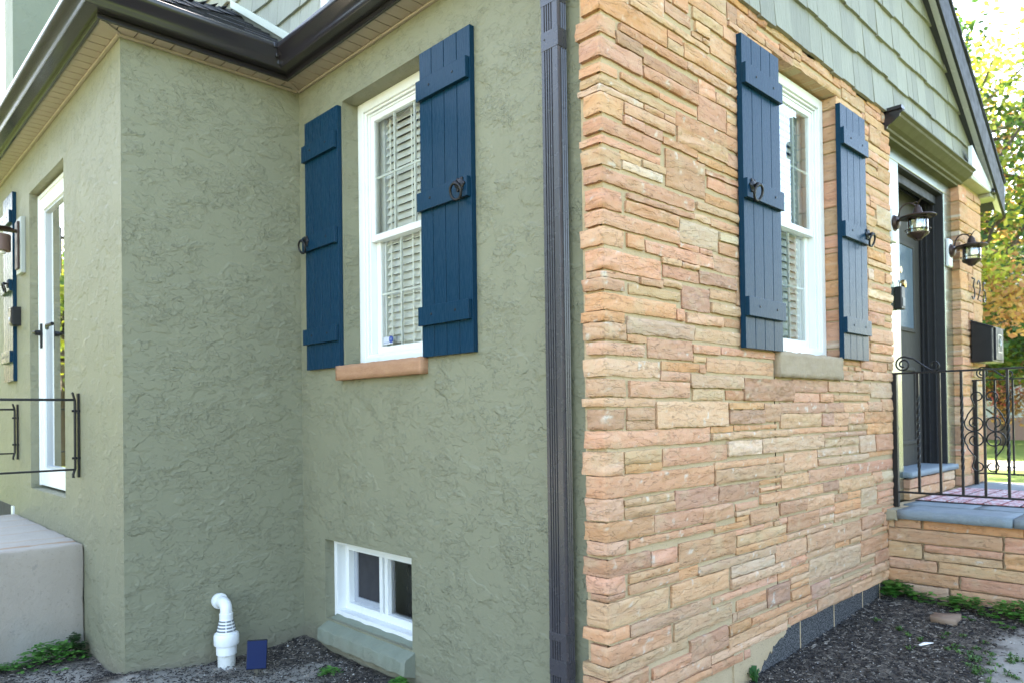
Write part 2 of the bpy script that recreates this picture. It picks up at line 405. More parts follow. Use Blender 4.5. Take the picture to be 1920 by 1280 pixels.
# ------------------------------------------------------------------ house
house = thing('house', 'sage green stucco and tan stone cottage with shake gable and dark brown gutters', 'house')
INX = .03; YW2 = 2.267; XW3 = -.928; ZS = 3.20
def wallmb(mp, u0, u1, z0, z1, ops):
    """flat wall with openings (u0,u1,z0,z1,depth) and their reveals; mp(u,z,d) -> point, d into the wall"""
    mb = MB(); us = sorted({u0, u1, *[o[0] for o in ops], *[o[1] for o in ops]}); zs = sorted({z0, z1, *[o[2] for o in ops], *[o[3] for o in ops]})
    for i in range(len(us)-1):
        for j in range(len(zs)-1):
            um, zm = (us[i]+us[i+1])/2, (zs[j]+zs[j+1])/2
            if any(o[0] < um < o[1] and o[2] < zm < o[3] for o in ops): continue
            mb.quad(mp(us[i], zs[j], 0), mp(us[i+1], zs[j], 0), mp(us[i+1], zs[j+1], 0), mp(us[i], zs[j+1], 0))
    for a, b, c, d, dep in ops:
        for (p, q) in (((a,c),(b,c)), ((b,c),(b,d)), ((b,d),(a,d)), ((a,d),(a,c))):
            mb.quad(mp(*p, 0), mp(*q, 0), mp(*q, dep), mp(*p, dep))
    return mb
W1WIN = (1.045, 1.79, 1.575, 2.995); W1BAS = (1.21, 2.023, .185, .622); W3DOOR = (3.40, 4.36, .835, 2.893)
o = obj('stucco_wall', wallmb(lambda u, z, d: (INX+d, u, z), .05, YW2, -.4, 3.3, [(*W1WIN, .30), (*W1BAS, .30)]), M_['stucco_side'], house, recalc=False, label='green stucco wall with the shuttered window')
o = obj('stucco_wall', wallmb(lambda u, z, d: (u, YW2+d, z), XW3, INX, -.4, 3.3, []), M_['stucco_front'], house, recalc=False, label='blank green stucco wall in the corner')
o = obj('stucco_wall', wallmb(lambda u, z, d: (XW3+d, u, z), YW2, 9.0, -.4, 3.3, [(*W3DOOR, .30)]), M_['stucco_side'], house, recalc=False, label='green stucco wall with the glass side door')
# back of the house so that no daylight leaks through
mb = MB(); mb.box((.6, 8.8, -.3), (5.0, 9.0, 3.3)); mb.box((4.95, .1, -.3), (5.02, 9.0, 3.3)); mb.box((-.9, 8.8, -.3), (.6, 9.0, 3.3))
obj('rear_wall', mb, M_['stucco_side'], house)

# ---- stone wall
STONES = '0 419 2748 2819 o1;178 734 2830 2853 y0;92 169 2826 2846 y0;0 85 2667 2728 s1;110 555 2703 2731 s0;430 536 2752 2788 y0;543 965 2754 2809 s0;412 594 2886 2932 p0;614 847 2942 2983 y0;632 736 2891 2930 y0;751 956 2840 2924 b0;856 963 2939 2989 b0;904 1062 3010 3031 p0;0 246 2580 2645 v1;260 644 2634 2672 v0;262 636 2580 2623 s0;566 967 2707 2740 b0;0 97 2523 2553 s1;119 356 2531 2553 s0;0 467 2481 2507 y1;371 634 2531 2553 s0;647 867 2524 2628 s0;791 965 2638 2678 p0;0 120 2379 2445 o1;141 463 2408 2448 b0;474 970 2457 2511 s0;484 867 2390 2450 y0;0 365 2310 2355 s1;0 364 2269 2291 s1;0 105 2192 2245 y1;124 371 2199 2226 w0;385 626 2358 2383 s0;402 685 2194 2339 v0;633 971 2346 2373 o0;874 972 2383 2439 p0;692 966 2305 2323 s0;711 956 2251 2294 s0;874 969 2519 2569 s0;883 967 2582 2619 y0;0 602 2128 2176 s1;0 109 2035 2103 s1;146 591 2095 2111 s0;137 480 2043 2083 s0;620 984 2144 2170 y0;694 978 2187 2222 o0;0 483 1975 2022 s1;0 117 1906 1962 b1;145 243 1913 1961 o0;490 784 1990 2076 g0;598 723 2098 2121 y0;730 978 2091 2122 s0;798 949 2042 2071 w0;796 955 1985 2031 s0;259 737 1911 1956 s0;0 354 1816 1885 s1;371 624 1834 1877 s0;744 968 1905 1967 p0;631 931 1837 1886 v0;370 492 1796 1818 y0;0 115 1745 1782 v1;151 482 1744 1775 y0;499 704 1718 1811 v0;714 933 1782 1821 b0;723 966 1721 1762 y0;0 451 1671 1727 o1;0 115 1630 1663 o1;458 506 1668 1709 s0;530 810 1666 1703 b0;817 968 1671 1703 s0;0 122 1567 1623 b1;132 583 1596 1652 g0;598 970 1596 1645 y0;133 248 1565 1586 o0;0 241 1514 1552 p1;263 568 1511 1585 v0;575 781 1545 1577 s0;804 1291 1548 1577 s0;581 671 1508 1528 y0;678 1279 1471 1527 p0;0 335 1437 1495 y1;352 616 1467 1497 o0;345 545 1427 1460 p0;555 981 1404 1454 y0;0 114 1362 1422 b1;142 536 1361 1418 s0;570 808 1353 1394 y0;835 981 1354 1390 s0;988 1478 1352 1450 v0;0 303 1327 1353 y1;0 106 1244 1313 v1;126 290 1276 1317 p0;128 300 1241 1267 b0;312 835 1243 1341 y0;853 1163 1313 1338 o0;863 1168 1247 1306 v0;1175 1331 1253 1334 v0;0 691 1177 1234 s1;706 887 1214 1236 o0;895 1302 1219 1236 o0;709 1456 1183 1207 y0;0 91 1080 1160 b1;109 335 1115 1158 y0;113 344 1079 1108 o0;351 833 1094 1158 s0;840 1139 1107 1168 w0;0 722 1000 1072 s1;729 1361 1057 1081 b0;733 1363 994 1050 b0;0 87 920 993 p1;107 419 958 983 y0;109 423 915 951 b0;430 747 913 986 v0;763 1115 909 976 v0;0 273 844 908 o1;280 618 846 905 s0;627 871 840 902 b0;903 1105 865 891 s0;894 1012 840 857 y0;0 105 792 837 p1;130 718 805 831 s0;726 1011 790 809 o0;0 249 718 778 v1;265 428 715 770 s0;452 885 684 775 b0;124 440 678 706 o0;121 438 636 667 b0;0 99 656 711 s1;0 96 632 649 v1;449 583 633 673 o0;590 1257 630 662 y0;392 823 539 621 b0;852 1247 578 623 w0;847 1416 530 571 y0;0 365 537 622 y1;0 114 487 526 o1;130 687 478 523 b0;0 385 404 469 s1;409 853 404 469 y0;0 504 355 397 y1;520 808 294 379 v0;705 929 492 516 s0;0 224 295 348 s1;259 513 295 329 s0;252 669 240 284 p0;424 668 204 233 o0;677 1368 247 278 y0;829 1011 329 370 o0;816 1373 285 322 b0;1033 1639 333 362 o0;1398 1710 253 289 p0;1729 2151 260 318 y0;2179 2762 258 314 y0;1181 1404 382 470 v0;903 1169 383 414 y0;897 1166 425 466 o0;938 1275 494 523 s0;1290 1614 489 523 o0;1411 1613 458 482 y0;1423 1618 429 451 o0;1422 1621 374 415 o0;1647 1857 335 404 v0;1628 2287 416 537 g0;1272 1592 582 661 b0;1606 2309 586 668 b0;897 1374 671 698 o0;910 1383 705 750 y0;1381 1906 676 698 y0;2326 2660 610 678 v0;2472 2747 567 589 o0;2313 2749 458 542 s0;2302 2520 430 451 y0;2535 2761 384 449 s0;1883 2518 396 409 p0;1887 2446 355 370 y0;1150 1822 1106 1171 y0;1376 1741 1005 1092 p0;1756 2298 1059 1095 g0;1764 2437 1013 1044 g0;1640 2101 930 993 p0;2110 2859 932 993 s0;1335 1627 931 985 b0;1121 1325 962 979 o0;1129 1319 928 945 s0;1128 1801 871 913 b0;1809 2008 868 917 v0;2016 2504 852 911 b0;2511 2658 864 925 s0;2668 2864 866 917 w0;2581 2861 816 846 s0;2596 2859 766 804 s0;2334 2574 755 842 g0;1316 1611 801 856 v0;1618 1955 793 850 p0;1962 2127 804 838 v0;2134 2313 807 838 o0;2423 2848 711 733 p0;1029 1300 787 847 p0;1313 1382 757 783 s0;1390 1750 710 782 s0;1768 1942 715 743 y0;1955 2415 697 733 y0;909 1011 816 833 o0;2069 2342 1557 1576 o0;2356 2533 1543 1586 s0;2549 2783 1532 1586 s0;2073 2375 1470 1515 p0;2382 2881 1479 1525 b0;1485 1885 1397 1456 v0;1905 2279 1404 1454 p0;2286 2498 1401 1453 b0;2515 2883 1375 1462 g0;1960 2482 1356 1383 b0;1343 2099 1291 1339 v0;2114 2451 1294 1340 p0;2460 2665 1297 1346 y0;2683 2855 1296 1363 b0;1341 1805 1220 1284 y0;1813 1953 1220 1283 v0;1961 2158 1217 1282 b0;2167 2379 1224 1280 p0;2396 2875 1225 1287 o0;1472 2144 1188 1210 s0;2158 2432 1189 1214 y0;2447 2864 1157 1218 o0;1836 2430 1156 1177 p0;1835 2307 1110 1141 y0;2322 2551 1056 1149 g0;2570 2851 1056 1148 s0;2453 2865 1025 1049 o0;2512 2885 1647 1696 s0;2509 2885 1598 1629 y0;2801 2885 1548 1588 b0;2746 2872 3088 3142 s0;2484 2877 3020 3068 y0;2440 2546 2948 2991 s0;2553 2709 2915 3009 y0;2722 2874 2966 3008 s0;2719 2885 2909 2959 s0;2444 2885 2869 2902 y0;2536 2885 2815 2862 p0;2501 2677 2777 2808 p0;2444 2674 2715 2749 y0;2686 2885 2718 2792 b0;2481 2885 2649 2703 p0;2462 2885 2592 2631 b0;2548 2885 2555 2585 s0;2459 2541 2524 2574 p0;2649 2885 2424 2547 g0;2471 2620 2472 2510 s0;2476 2634 2410 2455 y0;2489 2885 2354 2389 y0;2614 2885 2290 2341 s0;2498 2774 2208 2260 o0;2786 2885 2202 2274 p0;2495 2885 2167 2195 y0;2492 2569 2080 2136 w0;2588 2767 2079 2149 o0;2788 2885 2090 2143 p0;2559 2885 2034 2058 s0;2486 2885 1974 2016 w0;2491 2885 1893 1951 s0;2487 2733 1815 1880 s0;2742 2885 1855 1877 y0;2740 2885 1810 1840 s0;2498 2885 1710 1785 b0;2159 2477 3060 3140 y0;1080 1244 3122 3150 s0;1251 1631 3120 3163 y0;1638 2137 3105 3143 s0;1544 2127 3046 3078 y0;1173 1391 3071 3091 s0;1398 1544 3078 3099 s0;898 1073 3127 3154 o0;985 1166 3076 3115 s0;983 1236 3038 3064 p0;2499 2667 3081 3120 s0;0 228 2942 3014 y1;240 456 2990 3062 b0;0 336 3074 3188 s1;348 570 3074 3134 s0;2064 2316 1598 1634 v0;2064 2316 1646 1784 s0;2064 2232 2204 2270 s0;2064 2484 2024 2162 o0;2064 2478 1796 1850 s0;2064 2478 1862 1922 s0;2064 2466 2282 2420 b0;2064 2448 2432 2570 s0;2064 2436 2582 2720 b0;2064 2436 2732 2792 b0;2064 2430 2804 2876 b0;2064 2430 2888 2966 s0;972 1296 2750 2810 s0;972 1296 2822 2900 v0;942 1296 1772 1898 b0;978 1296 1586 1664 g0;978 1296 1910 1964 s0;978 1296 2234 2288 v0;978 1296 2450 2510 s0;978 1296 2522 2588 v0;978 1296 2600 2666 s0;984 1296 2300 2438 g0;990 1296 1976 2030 s0;582 888 2996 3044 p0;996 1296 2042 2078 o0;582 888 3056 3116 g0;996 1296 2090 2156 s0;2064 2478 1934 2012 o0;972 1296 2912 2960 v0;978 1296 1676 1760 y0;0 402 2864 2930 b1;1722 2022 200 248 s0;2034 2268 200 248 s0;2280 2616 200 248 p0;2244 2484 2174 2246 b0;348 690 3146 3188 o0;2328 2490 1598 1664 s0;2064 2430 2978 3038 y0;2670 2880 596 662 p0;2454 2676 326 374 y0;0 240 200 284 s1;678 936 200 236 s0;948 1152 200 236 s0;1164 1362 200 236 s0;1638 1926 3152 3188 s0;1938 2226 3152 3188 b0;2238 2508 3152 3188 s0;1962 2322 740 794 o0;1488 1782 1346 1388 s0;978 1296 2678 2738 b0;2328 2490 1676 1748 v0;1602 1950 548 578 y0;996 1296 2168 2222 s0;2760 2880 458 530 y0;2772 2880 200 272 y0;2772 2880 284 356 s0;1380 1542 200 242 s0;240 372 2942 2978 p0;702 930 3164 3188 s0;2520 2736 3128 3188 s0;468 570 2942 3002 s0;1074 1296 2972 3026 o0;1962 2142 554 578 o0;1866 2148 326 344 b0;2478 2604 2270 2342 y0;2772 2880 368 446 v0;0 252 2456 2474 g1;0 228 3026 3062 g1;654 780 2636 2696 s0;132 252 2366 2396 s0;2154 2298 554 578 b0;894 1146 758 776 s0;942 1074 3164 3188 v0;2316 2460 554 602 y0;1248 1416 3038 3062 v0;114 234 2234 2258 y0;1554 1710 200 242 b0;1794 1950 1346 1388 s0;96 252 2654 2696 v0;0 210 1790 1808 p1;2628 2760 200 248 o0;1386 1590 302 320 y0;1428 1590 536 572 s0;1758 1950 752 782 p0;900 972 3038 3116 v0;2586 2742 740 758 s0;2160 2292 326 344 b0;2064 2172 1526 1544 p0;2760 2880 542 584 v0;2670 2796 674 698 s0;468 570 3014 3062 g0;252 414 200 230 v0;2748 2880 3152 3188 y0;1086 1242 3158 3188 b0;366 492 1886 1904 y0;702 816 3128 3152 s0;492 630 1964 1982 s0;2448 2490 2756 2858 s0;2328 2490 1760 1784 b0;264 384 2456 2474 s0;2688 2760 326 374 y0;246 390 2234 2258 y0;264 378 2366 2396 s0;222 360 1784 1808 b0;1428 1536 3038 3068 s0;2064 2166 2174 2192 s0;2184 2256 1526 1544 b0;972 1062 2972 3002 o0;1158 1242 758 776 b0;2496 2550 2024 2072 y0;384 456 2942 2978 b0;2304 2376 326 344 s0;606 678 2864 2882 b0;432 534 2798 2822 s0;2442 2544 2912 2936 y0;2754 2880 740 758 b0;504 624 1886 1904 p0;2550 2640 2522 2546 b0;2676 2736 3080 3116 s0;1602 1716 302 320 s0;0 84 2828 2852 o1;2808 2880 674 698 s0;1554 1626 3086 3110 b0;642 732 1964 1982 s0;2442 2472 3002 3050 p0;828 888 3128 3152 o0;2268 2346 1526 1544 s0;624 666 1466 1496 s0;396 462 2456 2474 b0;864 894 380 416 y0;2388 2442 326 344 y0;2178 2232 2174 2192 s0;690 744 2864 2882 p0;1254 1302 758 776 y0'
PIER = '4400 4628 700 772 s0;4400 4598 784 922 o0;4400 4670 934 1012 s0;4400 4694 1024 1162 v0;4400 4640 1174 1312 y0;4400 4610 1324 1390 s0;4400 4616 1402 1480 o0;4400 4628 1492 1630 s0;4400 4706 1642 1702 s0;4400 4676 1714 1792 b0;4400 4598 1804 1864 o0;4400 4628 1876 1912 v0;4400 4598 1924 2062 b0;4400 4736 2074 2134 b0;4400 4718 2146 2224 y0;4400 4610 2236 2374 o0;4400 4748 2386 2458 s0;4400 4688 2470 2518 p0;4400 4736 2530 2596 v0;4400 4688 2608 2680 v0;4400 4742 2692 2758 o0;4400 4616 2770 2908 b0;4400 4592 2920 3046 s0;4610 5018 784 922 s0;4610 5018 1924 2002 v0;4622 5018 2236 2278 s0;4628 5018 1324 1402 v0;4628 5018 2770 2908 s0;4640 5018 1414 1474 g0;4640 5018 1486 1540 y0;4604 5018 2920 2980 o0;4652 5018 1174 1240 b0;4688 5018 1714 1792 y0;4706 5018 934 1000 p0;4706 5018 1012 1048 p0;4718 5018 1552 1630 g0;4640 5018 1804 1870 y0;4748 5018 2014 2152 b0;4748 5018 2470 2512 y0;4748 5018 2524 2662 v0;4760 5018 2290 2428 b0;4706 5018 1060 1162 s0;4640 5018 700 772 p0;4604 4808 2992 3046 v0;4754 5018 2674 2758 y0;4652 5018 1252 1312 b0;4718 5018 1642 1702 s0;4730 5018 2164 2224 s0;4640 4874 1882 1912 s0;4820 5018 2992 3046 p0;4622 4748 2290 2374 s0;4610 4736 2014 2062 s0;4640 4706 1552 1630 s0;4760 4880 2440 2458 b0;4886 5018 1882 1912 v0;4700 4736 2608 2680 b0;4892 5018 2440 2458 b0;4700 4736 2470 2518 g0'
CODE = dict(s=(.58,.315,.200), o=(.58,.315,.165), p=(.57,.335,.215), v=(.47,.275,.185), y=(.58,.380,.235), b=(.56,.340,.210), g=(.54,.385,.265), w=(.66,.50,.36))
MORT = .0015
def stone_patch(mb, x0, x1, z0, z1, code, wrap, seed, org=(0,0), flip=None, back=.035, big=1.0):
    """one rock-faced stone on the plane Y=0; wrap > 0 carries it round the corner on to the X=0 side"""
    rnd = random.Random(seed); L0 = -wrap; g = .0085
    nu = max(3, int((x1-x0)/g)); nv = max(3, int((z1-z0)/g)); ss = []
    if wrap > 0:
        nl = max(3, int(wrap/g)); ss += list(np.linspace(L0, 0, nl+1)[:-1])
    ss += list(np.linspace(x0, x1, nu+1)); ss = np.array(ss); vv = np.linspace(0, 1, nv+1)
    S2, V2 = np.meshgrid(ss, vv); Zc = z0+(z1-z0)*V2
    q = np.stack([S2*1.0, S2*0+seed*3.7, Zc], -1)
    # ragged outline
    eU = .0035*vn(np.stack([S2*0+seed, Zc*45, Zc*0], -1), 5); eV = .0022*fbm(np.stack([S2*16, S2*0+seed*1.3, V2*2], -1), 6, 2)+.0012*vn(np.stack([S2*90, S2*0+seed*1.3, V2*2], -1), 8)
    du = np.minimum(S2-ss[0], ss[-1]-S2); dv = np.minimum(V2, 1-V2)*(z1-z0); d = np.minimum(du, dv)
    prot = (rnd.uniform(.003, .009) if wrap > 0 else rnd.uniform(.003, .012)*big)
    edge = 1-np.exp(-d/.0022)
    cx, cz = rnd.uniform(.2, .8), rnd.uniform(.2, .8); tiltu, tiltv = rnd.uniform(-.02, .02), rnd.uniform(-.07, .07)
    n1 = fbm(q*np.array([9, 1, 16]), seed % 97, 3); n2 = fbm(q*np.array([34, 1, 60]), seed % 89+7, 3)
    chip = np.clip(np.abs(fbm(q*np.array([6, 1, 12]), seed % 61+11, 2))*3, 0, 1)
    bed = fbm(np.stack([S2*5, S2*0+seed*2.1, Zc*30], -1), seed % 53+3, 3); step = np.round(bed*2.6)/2.6
    rough = rnd.choice([.5, .7, .9, 1.3, 2.0])*big
    h = prot+edge*(.003+rough*(.0030*n1+.0042*step*(1-.5*chip)+.0024*n2))+tiltu*(S2-ss.mean())*.5+tiltv*(Zc-(z0+z1)/2)
    h = np.maximum(h, .0005+.0035*edge)
    Uo = S2+np.where((S2 <= ss[0]+1e-9) | (S2 >= ss[-1]-1e-9), eU, 0); Zo = Zc+np.where((V2 <= 0) | (V2 >= 1), eV, 0)
    if wrap > 0:
        # bevel the corner with the real mitre
        left = S2 < -1e-9; mid = np.abs(S2) <= 1e-9; ch = .006*np.abs(vn(np.stack([Zc*30, Zc*0+seed, Zc*0], -1), 3))
        Xp = np.where(left, -h, np.where(mid, -h+ch, Uo)); Yp = np.where(left, -Uo, np.where(mid, -h+ch, -h))
        Xb = np.where(left, back, np.where(mid, back, Uo)); Yb = np.where(left, -Uo, back)
    else:
        Xp, Yp = Uo, -h; Xb, Yb = Uo, S2*0+back
    base = np.array(CODE[code])*rnd.uniform(.86, 1.12)*np.array([rnd.uniform(.95, 1.05), 1, rnd.uniform(.93, 1.08)])
    two = np.array(CODE[rnd.choice('spyobv')])
    band = np.clip(fbm(np.stack([S2*4, S2*0+seed, Zc*38+n1*.6], -1), 33, 3)*1.4, 0, 1)[..., None]*.32
    col = base*(1-band)+two*band
    ex = np.clip((fbm(q*np.array([30, 1, 45]), 71, 4)-.80)*2.5, 0, .8)[..., None]
    col = col*(1-ex)+np.array([.62,.56,.48])*ex
    o = len(mb.v); nvv, nss = S2.shape
    for a, b, c in zip(Xp.ravel(), Yp.ravel(), Zo.ravel()): mb.v.append((a+org[0], b+org[1], c))
    mb.c += [(*c, 1) for c in col.reshape(-1, 3)]
    for j in range(nvv-1):
        for i in range(nss-1): mb.f.append((o+j*nss+i, o+j*nss+i+1, o+(j+1)*nss+i+1, o+(j+1)*nss+i)); mb.m.append(0)
    loop = [(0, i) for i in range(nss)]+[(j, nss-1) for j in range(1, nvv)]+[(nvv-1, i) for i in range(nss-2, -1, -1)]+[(j, 0) for j in range(nvv-2, 0, -1)]
    k = len(mb.v)
    for (j, i) in loop: mb.v.append((Xp[j, i]+org[0], Yp[j, i]+org[1], Zo[j, i])); mb.c.append((*(col[j, i]*.9), 1))
    for (j, i) in loop: mb.v.append((Xb[j, i]+org[0], Yb[j, i]+org[1], Zo[j, i])); mb.c.append((*(col[j, i]*.9), 1))
    n = len(loop)
    for i in range(n): mb.f.append((k+(i+1) % n, k+i, k+n+i, k+n+(i+1) % n)); mb.m.append(0)
def parse(s):
    out = []
    for r in s.split(';'):
        a, b, c, d, e = r.split(); out.append((int(a)/1000, int(b)/1000, int(c)/1000, int(d)/1000, e[0], int(e[1])))
    return out
FWIN = (1.30, 2.06, 1.47, 3.035)
mb = MB(); mb.c = []
for i, (x0, x1, z0, z1, c, k) in enumerate(parse(STONES)):
    if z0 < .235 and x1 > 1.02 and z1 < .34:
        if x0 > .95: continue
        x1 = min(x1, 1.0)
    wr = random.Random(i*7+1).uniform(.072, .112) if k else 0
    adj = abs(x1-FWIN[0]) < .03 or abs(x0-FWIN[1]) < .03 or x1 > 2.86 or abs(z0-FWIN[3]) < .04
    big = 1.6 if (c == 'v' and (z1-z0) > .09) else 1.0
    stone_patch(mb, x0 if k else x0-.0022, x1+.0022, z0-.0018, z1+.0018, c, wr, i+11, back=.085 if adj else .035, big=big)
for i, (x0, x1, z0, z1, c) in enumerate(((1.42,1.70,3.118,3.175,'p'),(1.71,2.02,3.105,3.170,'y'),(2.03,2.34,3.115,3.172,'s'),(2.35,2.6,3.12,3.175,'o'))): stone_patch(mb, x0, x1, z0, z1, c, 0, i+3011)
for i, (x0, x1, z0, z1, c, k) in enumerate(parse(PIER)): stone_patch(mb, x0, min(x1, 5.02), z0, z1, c, 0, i+2011, back=.09)
# lintel over the front window and the little stones of its right jamb come from the list above; mortar bed:
def mplane(a, b, z0, z1, y=MORT): mb.add([(a,y,z0),(b,y,z0),(b,y,z1),(a,y,z1)], [(0,1,2,3)], 1); mb.c += [(.4,.34,.23,1)]*4
mplane(.012, FWIN[0]-.010, -.2, 3.3); mplane(FWIN[1]+.012, 2.895, -.2, 3.3); mplane(FWIN[0], FWIN[1], -.2, 1.5); mplane(FWIN[0]-.01, FWIN[1]+.012, FWIN[3]+.010, 3.3); mplane(4.415, 5.02, .2, 3.3)
def mq(*p): mb.add(p, [(0,1,2,3)], 1); mb.c.extend([(.4,.34,.23,1)]*4)
for x in (FWIN[0]-.010, FWIN[1]+.012, 2.895, 4.415): mq((x,MORT,.3),(x,.30,.3),(x,.30,3.3),(x,MORT,3.3))
mq((FWIN[0]-.01,MORT,FWIN[3]+.01),(FWIN[1]+.012,MORT,FWIN[3]+.01),(FWIN[1]+.012,.3,FWIN[3]+.01),(FWIN[0]-.01,.3,FWIN[3]+.01))
mq((.012,MORT,-.2),(.012,.10,-.2),(.012,.10,3.3),(.012,MORT,3.3)); mq((.012,.10,-.2),(.04,.10,-.2),(.04,.10,3.3),(.012,.10,3.3))
mq((5.02,MORT,-.2),(5.02,.3,-.2),(5.02,.3,3.3),(5.02,MORT,3.3))
obj('stone_wall', mb, [M_['stone'], M_['mortar']], house, smooth=True, recalc=False)
mb = MB(); rnd = random.Random(8); pl_ = [(.86, -.006, -.1), (1.02, -.006, -.1)]
for i in range(22): pl_.append((1.04+.36*i/21+rnd.uniform(-.012,.012), -.006, .085+.165*(i/21)**.8+rnd.uniform(-.014,.014)))
pl_ += [(1.40, -.006, .262), (.86, -.006, .262)]; pn = len(pl_)
mb.add(pl_+[(x, .02, z) for x, y, z in pl_], [tuple(range(pn))]+[(k_, (k_+1) % pn, pn+(k_+1) % pn, pn+k_) for k_ in range(pn)], 1)
mb.box((.93, .001, -.2), (2.80, .10, .262)); mb.box((2.8, .001, -.2), (5.02, .10, .3))
for x in (1.52, 1.93, 2.33, 2.60): mb.box((x, -.0015, -.2), (x+.007, .02, .255), 1)
obj('foundation', mb, [M_['found'], M_['mortar']], house)

# ---- soffit, fascia, gutters
def soffit_strip(p0, p1, axis_, outs):
    """p0-p1 wall line, outs = outward vector; planks across"""
    p0 = Vector(p0); p1 = Vector(p1); d = (p1-p0); L = d.length; d.normalize(); n = int(L/.085); mbx = MB(); out = Vector(outs)
    for i in range(n):
        a = p0+d*(L*i/n+.0035); b = p0+d*(L*(i+1)/n-.0035)
        mbx.add([a, b, b+out, a+out, a+Vector((0,0,.012)), b+Vector((0,0,.012)), b+out+Vector((0,0,.012)), a+out+Vector((0,0,.012))], [(0,1,2,3),(0,4,5,1),(3,2,6,7),(0,3,7,4),(1,5,6,2)])
    a, b = p0, p1; z = Vector((0,0,.007)); mbx.add([a+z, b+z, b+out+z, a+out+z], [(0,1,2,3)], 1)
    return mbx
OH3, OH2, OH1 = .112, .092, .118
XF3, YF2, XF1 = XW3-OH3, YW2-OH2, INX-OH1
sof = soffit_strip((XF3, YF2+.004, ZS), (INX-.12, YF2+.004, ZS), 0, (0, OH2, 0))
s2 = soffit_strip((XF3+.004, YW2, ZS+.0005), (XF3+.004, 9.0, ZS+.0005), 1, (OH3, 0, 0)); sof.add(s2.v, s2.f); sof.m[-len(s2.m):] = s2.m
s3 = soffit_strip((XF1+.004, .02, ZS+.0005), (XF1+.004, YW2-.02, ZS+.0005), 1, (OH1, 0, 0)); sof.add(s3.v, s3.f); sof.m[-len(s3.m):] = s3.m
obj('soffit', sof, [M_['soffit'], M_['frame']], house)
mb = MB()   # moulding where soffit meets wall, and the mitre battens
mb.box((XW3-.018, YW2-.017, ZS-.013), (INX-.018, YW2-.001, ZS-.001)); mb.box((XW3-.018, YW2-.001, ZS-.013), (XW3-.001, 9, ZS-.001)); mb.box((INX-.017, .1, ZS-.013), (INX-.001, YW2-.018, ZS-.001))
def mitre(a, b, wd=.03):
    a = Vector(a); b = Vector(b); n = Vector((-(b-a).y, (b-a).x, 0)).normalized()*wd/2; z = Vector((0,0,-.006))
    mb.add([a-n, b-n, b+n, a+n, a-n+z, b-n+z, b+n+z, a+n+z], [(0,1,2,3),(7,6,5,4),(0,4,5,1),(1,5,6,2),(2,6,7,3),(3,7,4,0)])
mitre((XF3, YF2, ZS), (XW3-.01, YW2-.01, ZS)); mitre((XF1, YF2, ZS), (INX-.01, YW2-.01, ZS))
obj('soffit_moulding', mb, M_['soffit'], house, bev=.003)
def miter_run(prof, corners, z, closed_dirs):
    """sweep profile [(out, dz)] along a polyline in plan with mitred corners; corners: list of (x,y, ox,oy) where (ox,oy) is the offset direction"""
    mbx = MB(); n = len(prof); vs = []
    for (x, y, ox, oy) in corners:
        for (o_, dz) in prof: vs.append((x+ox*o_, y+oy*o_, z+dz))
    fs = []
    for i in range(len(corners)-1):
        for k in range(n): fs.append((i*n+k, i*n+(k+1) % n, (i+1)*n+(k+1) % n, (i+1)*n+k))
    fs += [tuple(range(n))[::-1], tuple(range((len(corners)-1)*n, len(corners)*n))]
    mbx.add(vs, fs); return mbx
run = [(XF3, 9.0, -1, 0), (XF3, YF2, -1, -1), (XF1, YF2, -1, -1), (XF1, 0.0, -1, 0)]
fasc = [(0, -.006), (.016, -.006), (.016, .018), (.006, .022), (.006, .16), (0, .16)]
obj('fascia', miter_run(fasc, run, ZS, None), M_['gutter'], house, bev=.0015)
gut = [(.010, .020), (.078, .020), (.082, .026), (.084, .040), (.090, .056), (.104, .076), (.118, .092), (.124, .104), (.124, .122), (.118, .128), (.110, .126), (.110, .110), (.100, .095), (.086, .078), (.076, .058), (.072, .034), (.016, .032), (.016, .13), (.010, .13)]
g = obj('gutter', miter_run(gut, run, ZS, None), M_['gutter'], house, smooth=38)
mb = MB()   # mitre strip and rivets at the inner corner
for (o_, dz) in ((.086, .045), (.105, .076), (.127, .112)): mb.box((XF1-o_-.016, YF2-o_-.004, ZS+dz-.015), (XF1-o_+.004, YF2-o_+.016, ZS+dz+.015))
obj('mitre_strip', mb, M_['gutter'], g, bev=.004)
# ---- downspout
DY0, DY1, DX0, DX1 = .160, .241, -.046, .002
def spout_prof():
    pr = []; n = 6
    for i in range(n+1):
        y = DY1-(DY1-DY0)*(i/n)
        pr.append((DX0+(.0025 if i % 2 else 0), y))
    full = []
    ribs = 7
    for i in range(ribs):
        a = DY1-(DY1-DY0)*(i/ribs); b = DY1-(DY1-DY0)*((i+1)/ribs); wdt = a-b
        if 0 < i < ribs-2: full += [(DX0, a), (DX0, a-wdt*.15), (DX0+.006, a-wdt*.30), (DX0+.006, a-wdt*.55), (DX0, a-wdt*.70)]
        else: full += [(DX0, a), (DX0, b+wdt*.1)]
    full += [(DX0+.004, DY0), (DX0+.012, DY0-.002)]
    for i in range(3): full += [(DX0+.016+i*.011, DY0-.002), (DX0+.019+i*.011, DY0+.002), (DX0+.023+i*.011, DY0+.002), (DX0+.026+i*.011, DY0-.002)]
    full += [(DX1, DY0), (DX1, DY1)]
    return full
pf = spout_prof(); mb = MB(); mb.prism([(x, y, 0) for x, y in pf], (0,0,-.05), (0,0,2.86))
ctr = ((DX0+DX1)/2, (DY0+DY1)/2)
secs = [(2.83, 0, 0, 1.05), (2.90, 0, 0, 1.05), (2.96, -.03, .02, 1.05), (3.10, -.10, .07, 1.05), (3.16, -.12, .09, 1.05), (3.24, -.12, .09, 1.05)]
vs = []; fs = []
